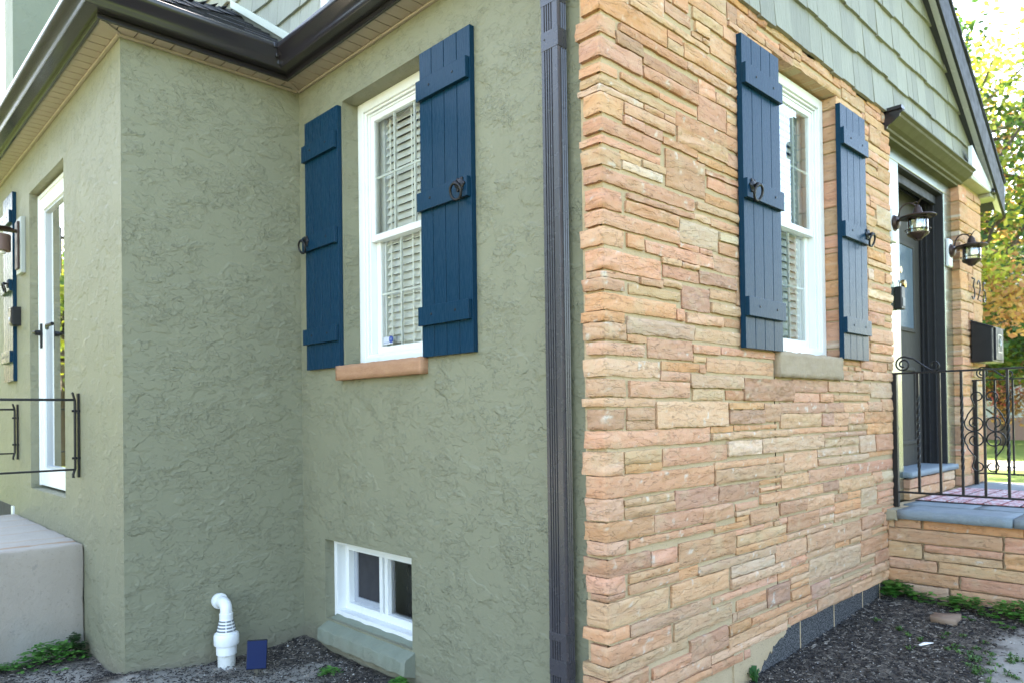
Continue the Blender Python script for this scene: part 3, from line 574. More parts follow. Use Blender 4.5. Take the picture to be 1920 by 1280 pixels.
for (z, ox, oy, sc) in secs:
    for (x, y) in ((DX0, DY0), (DX1, DY0), (DX1, DY1), (DX0, DY1)): vs.append((ctr[0]+(x-ctr[0])*sc+ox, ctr[1]+(y-ctr[1])*sc+oy, z))
for i in range(len(secs)-1):
    for k in range(4): fs.append((i*4+k, i*4+(k+1) % 4, (i+1)*4+(k+1) % 4, (i+1)*4+k))
mb.add(vs, fs)
dsp = obj('downspout', mb, M_['spout'], house, bev=.0012)
def strap(z, hgt=.055):
    m = MB(); e = .0012; m.box((DX0-e, DY0-e-.002, z), (DX1+.001, DY1+e, z+hgt)); m.tube([(DX0-e-.003, ctr[1]+.025, z+hgt*.6), (DX0-e, ctr[1]+.025, z+hgt*.6)], .004, 8)
    s = obj('strap', m, M_['spout'], dsp, bev=.001); return s
strap(2.66, .07); strap(.46, .03); strap(.33, .06)

# ---- windows (built facing -Y with the frame face at local y=0, then turned)
def mwin(prefix_label, W, H, sash_h, rz, loc):
    m = MB(); fw = .052; bot = .04
    m.box((0, 0, 0), (fw, .09, H)); m.box((W-fw, 0, 0), (W, .09, H)); m.box((fw, 0, H-fw), (W-fw, .09, H)); m.box((fw, 0, 0), (W-fw, .09, bot))
    for a, d in ((fw, .012), (fw+.014, .024)):   # stepped inner stops
        m.box((a, d, bot), (a+.012, .09, H-fw)); m.box((W-a-.012, d, bot), (W-a, .09, H-fw)); m.box((a+.012, d, H-a-.012), (W-a-.012, .09, H-a))
    m.box((fw+.012, .014, bot), (W-fw-.012, .09, bot+.018))
    root = obj('window', m, M_['white'], None, bev=.0025, label=prefix_label)
    x0, x1 = fw+.027, W-fw-.027; zt = H-fw-.026; zb = bot+.02
    def sash(za, zb_, y, th, nm, fr=.030):
        s = MB(); s.box((x0, y, za), (x0+fr, y+th, zb_)); s.box((x1-fr, y, za), (x1, y+th, zb_)); s.box((x0+fr, y, za), (x1-fr, y+th, za+fr*1.15)); s.box((x0+fr, y, zb_-fr), (x1-fr, y+th, zb_))
        so_ = obj('sash', s, M_['white'], root, bev=.002)
        gx0, gx1, g0, g1 = x0+fr, x1-fr, za+fr*1.15, zb_-fr
        s = MB(); mw = .011
        for k in (1, 2): xx = gx0+(gx1-gx0)*k/3; s.box((xx-mw/2, y+.010, g0), (xx+mw/2, y+.022, g1))
        zz = (g0+g1)/2; s.box((gx0, y+.0115, zz-mw/2), (gx1, y+.0205, zz+mw/2))
        obj('muntin', s, M_['white'], root)
        s = MB(); s.quad((gx0, y+.009, g0), (gx1, y+.009, g0), (gx1, y+.009, g1), (gx0, y+.009, g1)); obj('pane', s, M_['glass'], root)
    zm = zb+(zt-zb)*sash_h
    sash(zm-.018, zt, .030, .028, 0); sash(zb, zm+.018, .062, .026, 1, .034)
    # blind behind
    s = MB(); yb = .112; n = int((zt-zb+.06)/.0405); a0 = R(60)
    for i in range(n):
        z = zb-.02+i*.0405+.02; dy, dz = .025*math.cos(a0), .025*math.sin(a0)
        s.add([(x0-.01, yb-dy, z-dz), (x1+.01, yb-dy, z-dz), (x1+.01, yb+dy, z+dz), (x0-.01, yb+dy, z+dz), (x0-.01, yb-dy, z-dz+.003), (x1+.01, yb-dy, z-dz+.003), (x1+.01, yb+dy, z+dz+.003), (x0-.01, yb+dy, z+dz+.003)],
              [(3,2,1,0),(4,5,6,7),(0,1,5,4),(1,2,6,5),(2,3,7,6),(3,0,4,7)])
    for xx in (x0+.10, (x0+x1)/2, x1-.10):
        s.box((xx-.006, yb-.024, zb-.02), (xx+.006, yb-.0235, zt+.04)); s.box((xx-.006, yb+.0235, zb-.02), (xx+.006, yb+.024, zt+.04))
    s.box((x0-.012, yb-.03, zt+.0), (x1+.012, yb+.03, zt+.05))
    obj('blind', s, M_['blind'], root)
    s = MB(); rx0, rx1, rz0, rz1, ry = x0-.03, x1+.03, zb-.06, zt+.08, .9
    s.quad((rx0,.092,rz0),(rx0,ry,rz0),(rx0,ry,rz1),(rx0,.092,rz1)); s.quad((rx1,.092,rz0),(rx1,ry,rz0),(rx1,ry,rz1),(rx1,.092,rz1))
    s.quad((rx0,.092,rz0),(rx1,.092,rz0),(rx1,ry,rz0),(rx0,ry,rz0)); s.quad((rx0,.092,rz1),(rx1,.092,rz1),(rx1,ry,rz1),(rx0,ry,rz1)); s.quad((rx0,ry,rz0),(rx1,ry,rz0),(rx1,ry,rz1),(rx0,ry,rz1))
    obj('room_lining', s, M_['room'], root)
    s = MB(); s.box((x0-.008, .091, zb-.05), (x0+.045, .14, zt+.05)); s.box((x1-.045, .091, zb-.05), (x1+.008, .14, zt+.05)); obj('inner_casing', s, M_['white'], root)
    root.location = loc; root.rotation_euler = (0,0,rz); root.parent = house
    return root
mwin('white double hung window in the green wall', .745, 1.42, .485, -PI/2, (INX+.095, 1.79, 1.575))
mwin('white double hung window in the stone wall', .76, 1.445, .485, 0, (FWIN[0], .066, 1.585))
# ---- stone sills
def rough_box(a, b, seed, amp=.004, st=.02, keep=None):
    a = np.array(a); b = np.array(b); m = MB(); n = np.maximum(2, ((b-a)/st).astype(int))
    for ax in range(3):
        for side in (0, 1):
            u, v_ = [i for i in range(3) if i != ax]
            for i in range(n[u]):
                for j in range(n[v_]):
                    q = []
                    for (di, dj) in ((0,0),(1,0),(1,1),(0,1)):
                        p = np.zeros(3); p[ax] = (a, b)[side][ax]; p[u] = a[u]+(b-a)[u]*(i+di)/n[u]; p[v_] = a[v_]+(b-a)[v_]*(j+dj)/n[v_]; q.append(p)
                    m.add(q, [(0,1,2,3)])
    V = np.array(m.v); N = np.stack([fbm(V*[31,37,41], seed+k, 3) for k in range(3)], -1); V = V+N*amp; m.v = V.tolist()
    return m
def weld(o):
    bm = bmesh.new(); bm.from_mesh(o.data); bmesh.ops.remove_doubles(bm, verts=bm.verts, dist=.0004); bmesh.ops.recalc_face_normals(bm, faces=bm.faces); bm.to_mesh(o.data); bm.free()
    return o
weld(obj('window_sill', rough_box((-.012, 1.062, 1.496), (.155, 1.818, 1.573), 5, .0022), M_['sill'], house, smooth=40, label='reddish stone sill'))
weld(obj('window_sill', rough_box((1.298, -.028, 1.466), (2.052, .16, 1.588), 9, .004), M_['greysill'], house, smooth=40, label='grey brown stone sill'))
# ---- basement window in the green wall
m = MB(); W, H = W1BAS[1]-W1BAS[0], W1BAS[3]-W1BAS[2]-.0
m.box((0,0,0),(.03,.12,H)); m.box((W-.03,0,0),(W,.12,H)); m.box((.03,0,H-.03),(W-.03,.12,H)); m.box((.03,0,0),(W-.03,.12,.035))
m.box((.03,.055,.035),(.065,.10,H-.03)); m.box((W-.065,.055,.035),(W-.03,.10,H-.03)); m.box((.065,.055,H-.068),(W-.065,.10,H-.03)); m.box((.065,.055,.035),(W-.065,.10,.075)); m.box((W/2-.035,.052,.075),(W/2-.008,.10,H-.068)); m.box((W/2+.002,.060,.075),(W/2+.03,.10,H-.068))
bw = obj('window', m, M_['white'], None, bev=.002, label='white sliding basement window')
m = MB(); m.quad((W/2+.03,.085,.075),(W-.065,.085,.075),(W-.065,.085,H-.068),(W/2+.03,.085,H-.068)); obj('pane', m, M_['glass'], bw)
m = MB(); m.quad((.065,.098,.075),(W/2-.035,.098,.075),(W/2-.035,.098,H-.068),(.065,.098,H-.068)); obj('insect_screen', m, M_['dark'], bw)
m = MB(); m.box((.066,.088,.076),(.10,.097,H-.069)); m.box((.10,.088,.076),(W/2-.036,.097,.105)); obj('screen_frame', m, paint('grey_vinyl', (.34,.36,.40), .5), bw)
m = MB()
for i in range(-3, 9):
    for sgn in (1, -1):
        xa = W/2+.03+i*.05; pts = []
        for k in range(2):
            zz = .075+k*(H-.143); xx = xa+sgn*k*.16; pts.append((xx, .13, zz))
        a, b = Vector(pts[0]), Vector(pts[1]); x0_, x1_ = W/2+.10, W-.066
        t0, t1 = 0, 1; dx = b.x-a.x
        lo, hi = sorted(((x0_-a.x)/dx, (x1_-a.x)/dx)); t0 = max(0, lo); t1 = min(1, hi)
        if t1-t0 > .05: m.tube([a+(b-a)*t0, a+(b-a)*t1], .0022, 5)
obj('lattice', m, M_['frame'], bw)
m = MB(); m.quad((.0,.20,0),(W,.20,0),(W,.20,H),(0,.20,H)); obj('room_lining', m, M_['dark'], bw)
bw.location = (INX+.057, W1BAS[1], W1BAS[2]); bw.rotation_euler = (0,0,-PI/2); bw.parent = house
# sloping painted sill of the basement window
m = MB(); nY = 30
prof = [(INX+.07, .205), (-.026, .152), (-.035, .144), (-.037, .078), (INX+.01, .05), (INX+.07, .05)]
vs = []; fs = []; n = len(prof)
for i in range(nY+1):
    y = 1.19+(2.0-1.19)*i/nY
    for k, (x, z) in enumerate(prof): vs.append((x+.003*math.sin(i*1.7+k), y, z+.003*math.sin(i*.9+k*2)))
for i in range(nY):
    for k in range(n): fs.append((i*n+k, i*n+(k+1) % n, (i+1)*n+(k+1) % n, (i+1)*n+k))
fs += [tuple(range(n)), tuple(range(nY*n, nY*n+n))]; m.add(vs, fs)
obj('window_sill', m, stucco('painted_sill', (.19,.215,.165), (1,1,1), .4), house, smooth=50, bev=.003, label='green painted basement sill')
# ---- side door in the far left wall
m = MB(); W = W3DOOR[1]-W3DOOR[0]; H = W3DOOR[3]-W3DOOR[2]-.045
fw = .105
m.box((0,0,.0),(fw,.05,H)); m.box((W-fw,0,0),(W,.05,H)); m.box((fw,0,H-.10),(W-fw,.05,H)); m.box((fw,0,0),(W-fw,.05,.12)); m.box((-.0,-.012,-.0),(.024,.03,H+.012)); m.box((.024,-.010,H-.014),(W,.03,H+.012))
sd = obj('side_door', m, M_['white'], None, bev=.003)
m = MB(); m.box((fw,.012,.12),(fw+.018,.045,H-.10)); m.box((fw+.018,.012,.12),(W-fw,.045,.138)); m.box((fw+.018,.012,H-.118),(W-fw,.045,H-.10)); obj('glazing_bead', m, paint('grey_bead', (.42,.45,.47), .4), sd)
m = MB(); m.quad((fw,.03,.12),(W-fw,.03,.12),(W-fw,.03,H-.1),(fw,.03,H-.1)); obj('pane', m, M_['glass'], sd)
m = MB(); m.quad((0,.25,0),(W,.25,0),(W,.25,H),(0,.25,H)); obj('room_lining', m, M_['dark'], sd)
m = MB(); m.box((.045,-.012,.955),(.07,.0,1.125)); m.tube([(.058,-.012,1.06),(.058,-.055,1.06),(.10,-.06,1.06),(.165,-.058,1.055)], .009, 10); m.lathe([(.0,0),(.017,0),(.02,.03),(.0,.034)], (.058,-.045,1.06), 12, 'y'); obj('handle', m, M_['iron'], sd, bev=.002)
m = MB(); m.tube([(.30,-.02,1.07),(.42,-.045,1.075),(.5,-.03,1.08)], .012, 10); obj('closer', m, M_['iron'], sd)
sd.location = (XW3+.062, W3DOOR[1], W3DOOR[2]+.018); sd.rotation_euler = (0,0,-PI/2); sd.parent = house
# small basement light beyond the landing
m = MB(); m.box((XW3-.012, 4.94, .52), (XW3+.02, 5.0, .66)); m.box((XW3-.004, 5.0, .50), (XW3+.01, 5.7, .66), 1); obj('cellar_window', m, [M_['white'], M_['dark']], house)
# ------------------------------------------------------------------ shake siding
def shakes(mb, mp, u0, u1, z0, rows, expo, top=None, seed=3, jag=.010, lim=None):
    """wedge shaped shakes; mp(u, z, out)->point; top(u) upper limit; lim(u) lower limit"""
    rnd = random.Random(seed)
    for r in range(rows):
        zb = z0+r*expo; u = u0-rnd.uniform(0, .1)
        while u < u1:
            wd = rnd.choice([.075,.10,.125,.125,.15,.175,.20]); a = max(u, u0)+.0015; b = min(u+wd, u1)-.0015; u += wd
            if b-a < .012: continue
            zl = zb+rnd.choice([0,0,0,-.006,.006,-.010]); zt = zb+expo+.03
            zl_a = zl_b = zl; zt_a = zt_b = zt
            if top:
                zt_a, zt_b = min(zt, top(a)), min(zt, top(b))
                if zt_a <= zl+.004 and zt_b <= zl+.004: continue
                zt_a, zt_b = max(zt_a, zl+.002), max(zt_b, zl+.002)
            if lim:
                zl_a, zl_b = max(zl, lim(a)), max(zl, lim(b))
                if zl_a >= zt_a-.003 and zl_b >= zt_b-.003: continue
                zl_a = min(zl_a, zt_a-.002); zl_b = min(zl_b, zt_b-.002)
            tb = .019+rnd.uniform(-.003, .003); f = .85+rnd.random()*.30
            def th(z): return .003+tb*max(0, 1-(z-zb)/(expo+.03))
            vs = [mp(a, zl_a, 0), mp(b, zl_b, 0), mp(b, zt_b, 0), mp(a, zt_a, 0), mp(a, zl_a, th(zl_a)), mp(b, zl_b, th(zl_b)), mp(b, zt_b, th(zt_b)), mp(a, zt_a, th(zt_a))]
            mb.add(vs, [(4,5,6,7),(0,1,5,4),(1,2,6,5),(3,0,4,7),(2,3,7,6)]); mb.c += [(f, f, f*.99, 1)]*8
SL = .667
def rz_top(x): return 3.683-SL*(x-4.252) if x > 2.51 else 3.683-SL*(2*2.51-x-4.252)
mb = MB(); mb.c = []; GY = -.012
shakes(mb, lambda u, z, o_: (u, GY-o_, z), -.06, 5.06, 3.148, 9, .218, top=lambda x: rz_top(x)-.004, seed=5)
obj('gable_siding', mb, M_['shake'], house)
mb = MB(); mb.add([(-.06,GY+.004,3.155),(5.06,GY+.004,3.155),(5.06,GY+.004,rz_top(5.06)),(2.51,GY+.004,rz_top(2.51)),(-.06,GY+.004,rz_top(-.06))], [(0,1,2,3,4)])
mb.add([(-.06,GY+.004,3.155),(5.06,GY+.004,3.155),(5.06,.1,3.155),(-.06,.1,3.155)], [(0,1,2,3)])
obj('gable_sheathing', mb, paint('olive_backing', (.13,.14,.10), .7), house)
# dormer wall above the gutter, facing left
DXW = .06
def wroof(y): return 3.335+SL*(min(y, YF2-.05+DXW-XF3+.05)-2.085)
mb = MB(); mb.c = []
shakes(mb, lambda u, z, o_: (DXW-o_, -u, z), -5.2, -.35, 3.30, 9, .205, seed=12, lim=lambda u: wroof(-u)+.05 if -u > 2.0 else 3.30)
obj('dormer_siding', mb, m_shake((.33,.335,.28)), house)
mb = MB(); mb.box((DXW+.004, .35, 3.1), (DXW+.06, 5.2, 5.1)); obj('dormer_sheathing', mb, paint('dormer_backing', (.17,.175,.145), .7), house)
mb = MB()
a = Vector((DXW-.03, 2.05, wroof(2.05)+.006)); b = Vector((DXW-.03, 3.22, wroof(3.22)+.006)); z = Vector((0,0,.052)); xx = Vector((.03,0,0))
mb.add([a, b, b+z, a+z, a+xx, b+xx, b+z+xx, a+z+xx], [(0,1,2,3),(0,4,5,1),(3,2,6,7),(0,3,7,4),(1,5,6,2)])
mb.box((DXW-.03, .35, 3.30), (DXW, 2.05, 3.345)); obj('dormer_trim', mb, paint('pale_green_trim', (.50,.53,.46), .45), house, bev=.002)
# dormer window: casing and glass
DW = (1.02, 1.90, 3.55, 4.55)
m = MB()
for (a, b) in (((DXW-.052, DW[0]-.07, DW[2]-.07), (DXW+.01, DW[1]+.07, DW[2])), ((DXW-.05, DW[0]-.07, DW[3]), (DXW+.01, DW[1]+.07, DW[3]+.07)), ((DXW-.051, DW[0]-.07, DW[2]), (DXW+.01, DW[0], DW[3])), ((DXW-.051, DW[1], DW[2]), (DXW+.01, DW[1]+.07, DW[3]))): m.box(a, b)
dw = obj('window', m, M_['trim'], house, bev=.003, label='dormer window above the gutter')
m = MB(); m.box((DXW-.035, DW[0], DW[2]), (DXW-.030, DW[1], DW[3])); obj('pane', m, paint('dull_glass', (.10,.14,.13), .08), dw)
# ---- roofs
def shingle_slope(mb, p, e, up, L, D, seed, step=.135, hip=0):
    """rows of overlapping shingles: p start of the eave, e eave direction, up slope direction"""
    rnd = random.Random(seed); p = Vector(p); e = Vector(e).normalized(); up = Vector(up).normalized(); nrm = e.cross(up).normalized()
    if nrm.z < 0: nrm = -nrm
    r = 0
    while r*step < D:
        u = -rnd.uniform(0, .25)
        while u < L:
            wd = rnd.uniform(.18, .34); a, b = max(hip*(r*step+step*.5), u), min(L, u+wd-.004); u += wd
            if b-a < .02: continue
            t0 = .007+rnd.uniform(0, .004); lo = r*step-rnd.uniform(0, .006); hi = min(D, r*step+step+.05)
            q = [p+e*a+up*lo, p+e*b+up*lo, p+e*b+up*hi, p+e*a+up*hi]
            mb.add(q+[q[0]+nrm*t0*1.6, q[1]+nrm*t0*1.6, q[2]+nrm*.001, q[3]+nrm*.001], [(4,5,6,7),(0,1,5,4),(1,2,6,5),(3,0,4,7)])
        r += 1
k = 1/math.hypot(1, SL)
mb = MB(); UP = Vector((0, k, SL*k))
HR = DXW-(XF3-.05)
shingle_slope(mb, (XF3-.05, YF2-.05, 3.325), (1,0,0), UP, HR-.01, HR/k, 4, hip=k)
UP2 = Vector((k, 0, SL*k)); m2 = MB(); shingle_slope(m2, (XF3-.05, YF2-.05, 3.325), (0,1,0), UP2, 6.8, HR/k-.02, 6, hip=k); mb.add(m2.v, m2.f)
for i in range(8):
    a = Vector((XF3-.05+HR*i/8, YF2-.05+HR*i/8, 3.345+SL*HR*i/8)); b = Vector((XF3-.05+HR*(i+1.15)/8, YF2-.05+HR*(i+1.15)/8, 3.335+SL*HR*(i+1.15)/8)); s_ = Vector((.085,-.085,-.085*SL*.9)); r_ = Vector((-.085,.085,-.085*SL*.9)); up_ = Vector((0,0,.012))
    mb.add([a, b, b+s_, a+s_, b+r_, a+r_, a+up_, b+up_], [(6,7,2,3),(6,5,4,7),(0,3,2,1),(0,1,4,5),(0,6,3),(0,5,6)])
obj('wing_roof', mb, M_['shingle'], house)
mb = MB(); mb.add([(XF3-.04, YF2-.03, 3.318), (DXW, YF2-.03, 3.318), (DXW, YF2-.03+HR, 3.318+SL*HR), (DXW, 9.0, 3.318+SL*HR), (XF3-.04, 9.0, 3.318)], [(0,1,2),(0,2,3,4)])
obj('roof_deck', mb, M_['frame'], house)
mb = MB(); k = 1/math.hypot(1, SL)
ridge = (2.51, rz_top(2.51)+.16)
def rp(x, y, dz): return (x, y, (rz_top(x) if x <= 5.4 else 0)+dz)
EX = 5.26
# right slope slab and left slope slab (behind the dormer)
for sx in (1, -1):
    xe = EX if sx > 0 else 2*2.51-EX
    y0 = -.105
    for (dz0, dz1, ya, nm) in ((-.02, .20, y0, 'roof'),):
        ze = rz_top(xe)
        vs = [(2.51, ya, rz_top(2.51)+dz0), (xe, ya, ze+dz0), (xe, ya, ze+dz1), (2.51, ya, rz_top(2.51)+dz1)]
        vs += [(x, 9.0, z) for x, y, z in vs]
        if sx < 0:   # keep clear of the dormer
            xe2 = 0.62; ze2 = rz_top(xe2); vs = [(2.51, ya, rz_top(2.51)+dz0), (xe2, ya, ze2+dz0), (xe2, ya, ze2+dz1), (2.51, ya, rz_top(2.51)+dz1)]; vs += [(x, 9.0, z) for x, y, z in vs]
        mb.add(vs, [(0,1,2,3),(7,6,5,4),(0,4,5,1),(1,5,6,2),(2,6,7,3),(3,7,4,0)])
rf = obj('roof', mb, M_['shingle'], house)
mb = MB(); UPR = Vector((-k, 0, SL*k))
shingle_slope(mb, (EX+.03, -.135, rz_top(EX)+.205), (0,1,0), UPR, 4.0, 3.3, 9)
# ragged shingle ends along the rake
rnd = random.Random(3); D = 3.3; s_ = 0
while s_ < D:
    a = Vector((EX+.03, -.13-rnd.uniform(0,.010), rz_top(EX)+.19))+UPR*s_; b = a+UPR*.13; n_ = Vector((SL*k, 0, k))
    mb.add([a, b, b+n_*.018, a+n_*.026, a+Vector((0,.05,0)), b+Vector((0,.05,0)), b+n_*.018+Vector((0,.05,0)), a+n_*.026+Vector((0,.05,0))], [(0,1,2,3),(3,2,6,7),(0,3,7,4),(0,4,5,1)]); s_ += .125
obj('roof_shingles', mb, M_['shingle'], house)
# rake board: pale soffit of the overhang, dark drip edge
def rline(y0, d0, y1, d1, x0, x1, th=.012):
    a = Vector((x0, y0, rz_top(x0)+d0)); b = Vector((x1, y0, rz_top(x1)+d0)); c = Vector((x1, y1, rz_top(x1)+d1)); d = Vector((x0, y1, rz_top(x0)+d1)); z = Vector((0, -.0, th))
    return [a,b,c,d,a+z,b+z,c+z,d+z], [(0,1,2,3),(7,6,5,4),(0,4,5,1),(1,5,6,2),(2,6,7,3),(3,7,4,0)]
mb = MB(); mb.add(*rline(-.046, -.012, -.052, -.004, 2.51, 5.05, .05))
obj('frieze_trim', mb, paint('olive_trim', (.22,.22,.14), .5), house)
mb = MB(); mb.add(*rline(-.030, .006, -.107, -.062, 2.51, EX)); mb.add(*rline(-.030, .006, -.107, -.062, -.0, 2.51))
obj('rake_board', mb, M_['trim'], house)
mb = MB(); mb.add(*rline(-.108, -.066, -.128, -.066, 2.51, EX+.02, .24)); mb.add(*rline(-.108, -.066, -.128, -.066, -.0, 2.51, .24))
obj('drip_edge', mb, M_['frame'], house, bev=.003)
# eave return at the right end: white triangle, stub gutter
mb = MB(); vs = [(4.46,-.09,3.105),(5.16,-.09,3.075),(4.46,-.09,3.34)]; vs += [(x, -.060, z) for x, y, z in vs]
mb.add(vs, [(0,1,2),(5,4,3),(0,3,4,1),(1,4,5,2),(2,5,3,0)]); obj('eave_return', mb, M_['trim'], house, bev=.003)
mb = MB(); mb.box((4.43,-.088,3.075),(5.16,.12,3.103)); mb.box((4.98,-.09,3.045),(5.3,.12,3.074)); obj('eave_soffit', mb, paint('olive_soffit', (.30,.29,.20), .5), house, bev=.004)
mb = MB(); mb.add([(4.98,-.115,3.075),(5.32,-.115,3.075),(5.36,-.115,3.12),(5.38,-.115,3.20),(5.10,-.115,3.20)]+[(4.98,8.9,3.075),(5.32,8.9,3.075),(5.36,8.9,3.12),(5.38,8.9,3.20),(5.10,8.9,3.20)], [(0,1,2,3,4),(9,8,7,6,5),(0,5,6,1),(1,6,7,2),(2,7,8,3),(3,8,9,4),(4,9,5,0)])
obj('gutter', mb, M_['gutter'], house, bev=.004)
# crown moulding over the door
CY = .05
pr = [(0, CY, 3.145), (0, -.115, 3.145), (0, -.122, 3.128), (0, -.105, 3.118), (0, -.100, 3.105), (0, -.055, 3.070), (0, -.030, 3.058), (0, -.026, 3.045), (0, -.005, 3.038), (0, -.002, 3.025), (0, CY, 3.025)]
mb = MB(); mb.prism(pr, (2.80,0,0), (4.43,0,0)); cm = obj('crown_moulding', mb, paint('olive_cornice', (.088,.080,.040), .6, 0, 0, 60, .06, .15), house, bev=.001)
mb = MB(); mb.prism([(p[0], p[1], p[2]) for p in pr], (2.790,0,0), (2.7985,0,0)); mb.box((2.775,-.118,3.1455),(2.83,.0,3.165)); obj('end_cap', mb, M_['gutter'], cm)
# ---- door recess
DX = (2.90, 3.22, 4.22, 4.43); HZ = 2.95; PZ = .70
mb = MB(); mb.box((DX[0],.05,PZ),(DX[1],.30,HZ)); mb.box((DX[2],.0505,PZ),(DX[3],.09,HZ)); mb.box((DX[0],.0495,HZ),(DX[3],.30,3.05))
obj('door_casing', mb, M_['casing'], house, bev=.004)
mb = MB()
mb.box((DX[2]-.012,.056,PZ),(DX[2]+.2,.40,HZ)); mb.box((DX[1]-.0,.056,HZ-.012),(DX[2],.40,HZ-.001))
for y in (.115, .165, .20): mb.box((DX[2]-.028,y,PZ+.18),(DX[2]-.0125,y+.012,HZ-.03)); mb.box((DX[1],y,HZ-.034),(DX[2]-.03,y+.012,HZ-.0125))
obj('door_frame', mb, M_['frame'], house, bev=.002)
m = MB(); m.box((DX[1],.225,.88),(DX[2]-.012,.265,HZ-.013))
fd = obj('front_door', m, M_['door'], house, bev=.003)
m = MB()
for (a, b, c, d) in ((3.36,4.06,1.88,2.55),(3.36,4.06,1.04,1.62)):
    m.box((a,.212,c),(a+.03,.2245,d)); m.box((b-.03,.212,c),(b,.2245,d)); m.box((a+.03,.212,c),(b-.03,.2245,c+.03)); m.box((a+.03,.212,d-.03),(b-.03,.2245,d))
obj('panel_moulding', m, M_['door'], fd, bev=.004)
m = MB(); m.box((3.39,.219,1.91),(4.03,.2235,2.52)); obj('pane', m, paint('wavy_glass', (.12,.16,.20), .12, 0, .5, 60), fd)
m = MB(); m.lathe([(0,-.075),(.026,-.07),(.030,-.05),(.016,-.03),(.012,0),(.0,.0)], (3.262,.10,1.98+.16), 16, 'y'); m.lathe([(.0,-.03),(.024,-.03),(.028,0),(0,0)], (3.262,.085,2.24), 16, 'y'); m.box((3.235,.086,2.04),(3.29,.10,2.30))
obj('handle', m, paint('brass', (.42,.30,.14), .25, 1.0), fd, bev=.002)
m = MB(); m.box((3.222,.10,.885),(3.30,.13,HZ-.02)); m.box((3.30,.10,HZ-.08),(4.20,.13,HZ-.02)); obj('storm_door_frame', m, M_['frame'], fd, bev=.002)
# threshold step
weld(obj('door_step', rough_box((3.20,-.005,.845),(4.26,.24,.882), 31, .002, .025), M_['blue_slab'], house, smooth=40))
mb = MB(); mb.c = []
u = 3.22
for (a, b, c, d, e) in ((3.22,3.62,.70,.765,'y'),(3.63,4.2,.70,.765,'b'),(3.22,3.95,.772,.834,'s'),(3.96,4.2,.772,.834,'w')): stone_patch(mb, a, b, c, d, e, 0, int(a*100)+int(c*1000), org=(0,.02))
obj('step_riser', mb, [M_['stone'], M_['mortar']], house, smooth=True, recalc=False)
# chimney at the far left
mb = MB(); mb.box((-.91, 5.0, 2.9), (.10, 5.33, 8.0)); obj('chimney', mb, stucco('chimney_stucco', (.20,.225,.165), (.9,1,1.4), .5), house)

# ------------------------------------------------------------------ porch
porch = thing('porch', 'raised stone porch with bluestone paving in front of the entrance door', 'porch', (3.7,-.8,.18))
PX0, PX1, PY0 = 2.755, 4.95, -1.75
mb = MB(); mb.c = []
def side_stone(y0, y1, z0, z1, code, seed):
    """stone on the left cheek of the porch, plane X=PX0 facing left; y0>y1 run away from the house"""
    t_ = MB(); t_.c = []; stone_patch(t_, -y0, -y1, z0, z1, code, 0, seed)
    o_ = len(mb.v); mb.v += [(PX0+p[1], -p[0], p[2]) for p in t_.v]; mb.c += t_.c; mb.f += [tuple(i+o_ for i in f) for f in t_.f]; mb.m += t_.m
rows = [(.585,.640,[(0,.04,'g'),(.045,.19,'p'),(.20,.70,'o'),(.71,1.2,'y'),(1.21,1.7,'b')]),
        (.500,.578,[(0,.60,'b'),(.61,.9,'s'),(.91,1.7,'y')]),
        (.405,.492,[(0,.19,'y'),(.61,1.0,'o'),(1.01,1.7,'s')]),(.452,.492,[(.20,.60,'s')]),(.405,.446,[(.20,.60,'y')]),
        (.335,.398,[(0,.27,'p'),(.28,.85,'y'),(.86,1.7,'b')]),
        (.255,.328,[(0,.38,'b'),(.39,.95,'s'),(.96,1.7,'g')]),(.14,.248,[(0,.33,'g'),(.34,.8,'b'),(.81,1.7,'s')])]
sd_ = 5001
for z0, z1, L in rows:
    for a, b, c_ in L: side_stone(-a-.004, -b, z0, z1, c_, sd_); sd_ += 1
mb.add([(PX0+.02,.0,.0),(PX0+.02,PY0,.0),(PX0+.02,PY0,.645),(PX0+.02,.0,.645)], [(0,1,2,3)], 1); mb.c += [(.4,.34,.23,1)]*4
mb.add([(PX0+.02,PY0,.0),(PX1,PY0,.0),(PX1,PY0,.645),(PX0+.02,PY0,.645)], [(0,1,2,3)], 1); mb.c += [(.4,.34,.23,1)]*4
obj('stone_cheek', mb, [M_['stone'], M_['mortar']], porch, smooth=True, recalc=False)
slabs = [((2.70,-.075),(2.98,-.66)),((2.985,-.02),(3.55,-.40)),((2.985,-.405),(3.60,-1.0)),((2.70,-.667),(2.98,-1.2)),((3.555,-.02),(4.3,-.5)),((3.605,-.505),(4.3,-1.2)),((4.305,.0),(4.97,-.7)),((4.305,-.705),(4.97,-1.3)),((2.70,-1.206),(3.6,-1.78)),((3.605,-1.206),(4.97,-1.78))]
sb = MB()
for i, ((a, b), (c_, d)) in enumerate(slabs):
    r_ = rough_box((a, d, .640), (c_, b, .695+.0015*(i % 3)), 60+i, .0025, .05); sb.add(r_.v, r_.f)
weld(obj('flagstone', sb, M_['blue_slab'], porch, smooth=40))
mb = MB(); mb.box((2.90,-1.7,.62),(4.94,.05,.688)); obj('mortar_bed', mb, m_mortar(), porch)
weld(obj('corner_block', rough_box((2.70,-.072,.628),(2.83,.012,.692), 77, .006, .015), paint('pitted_stone', (.30,.26,.18), .9, 0, .9, 70, .3), porch, smooth=50))

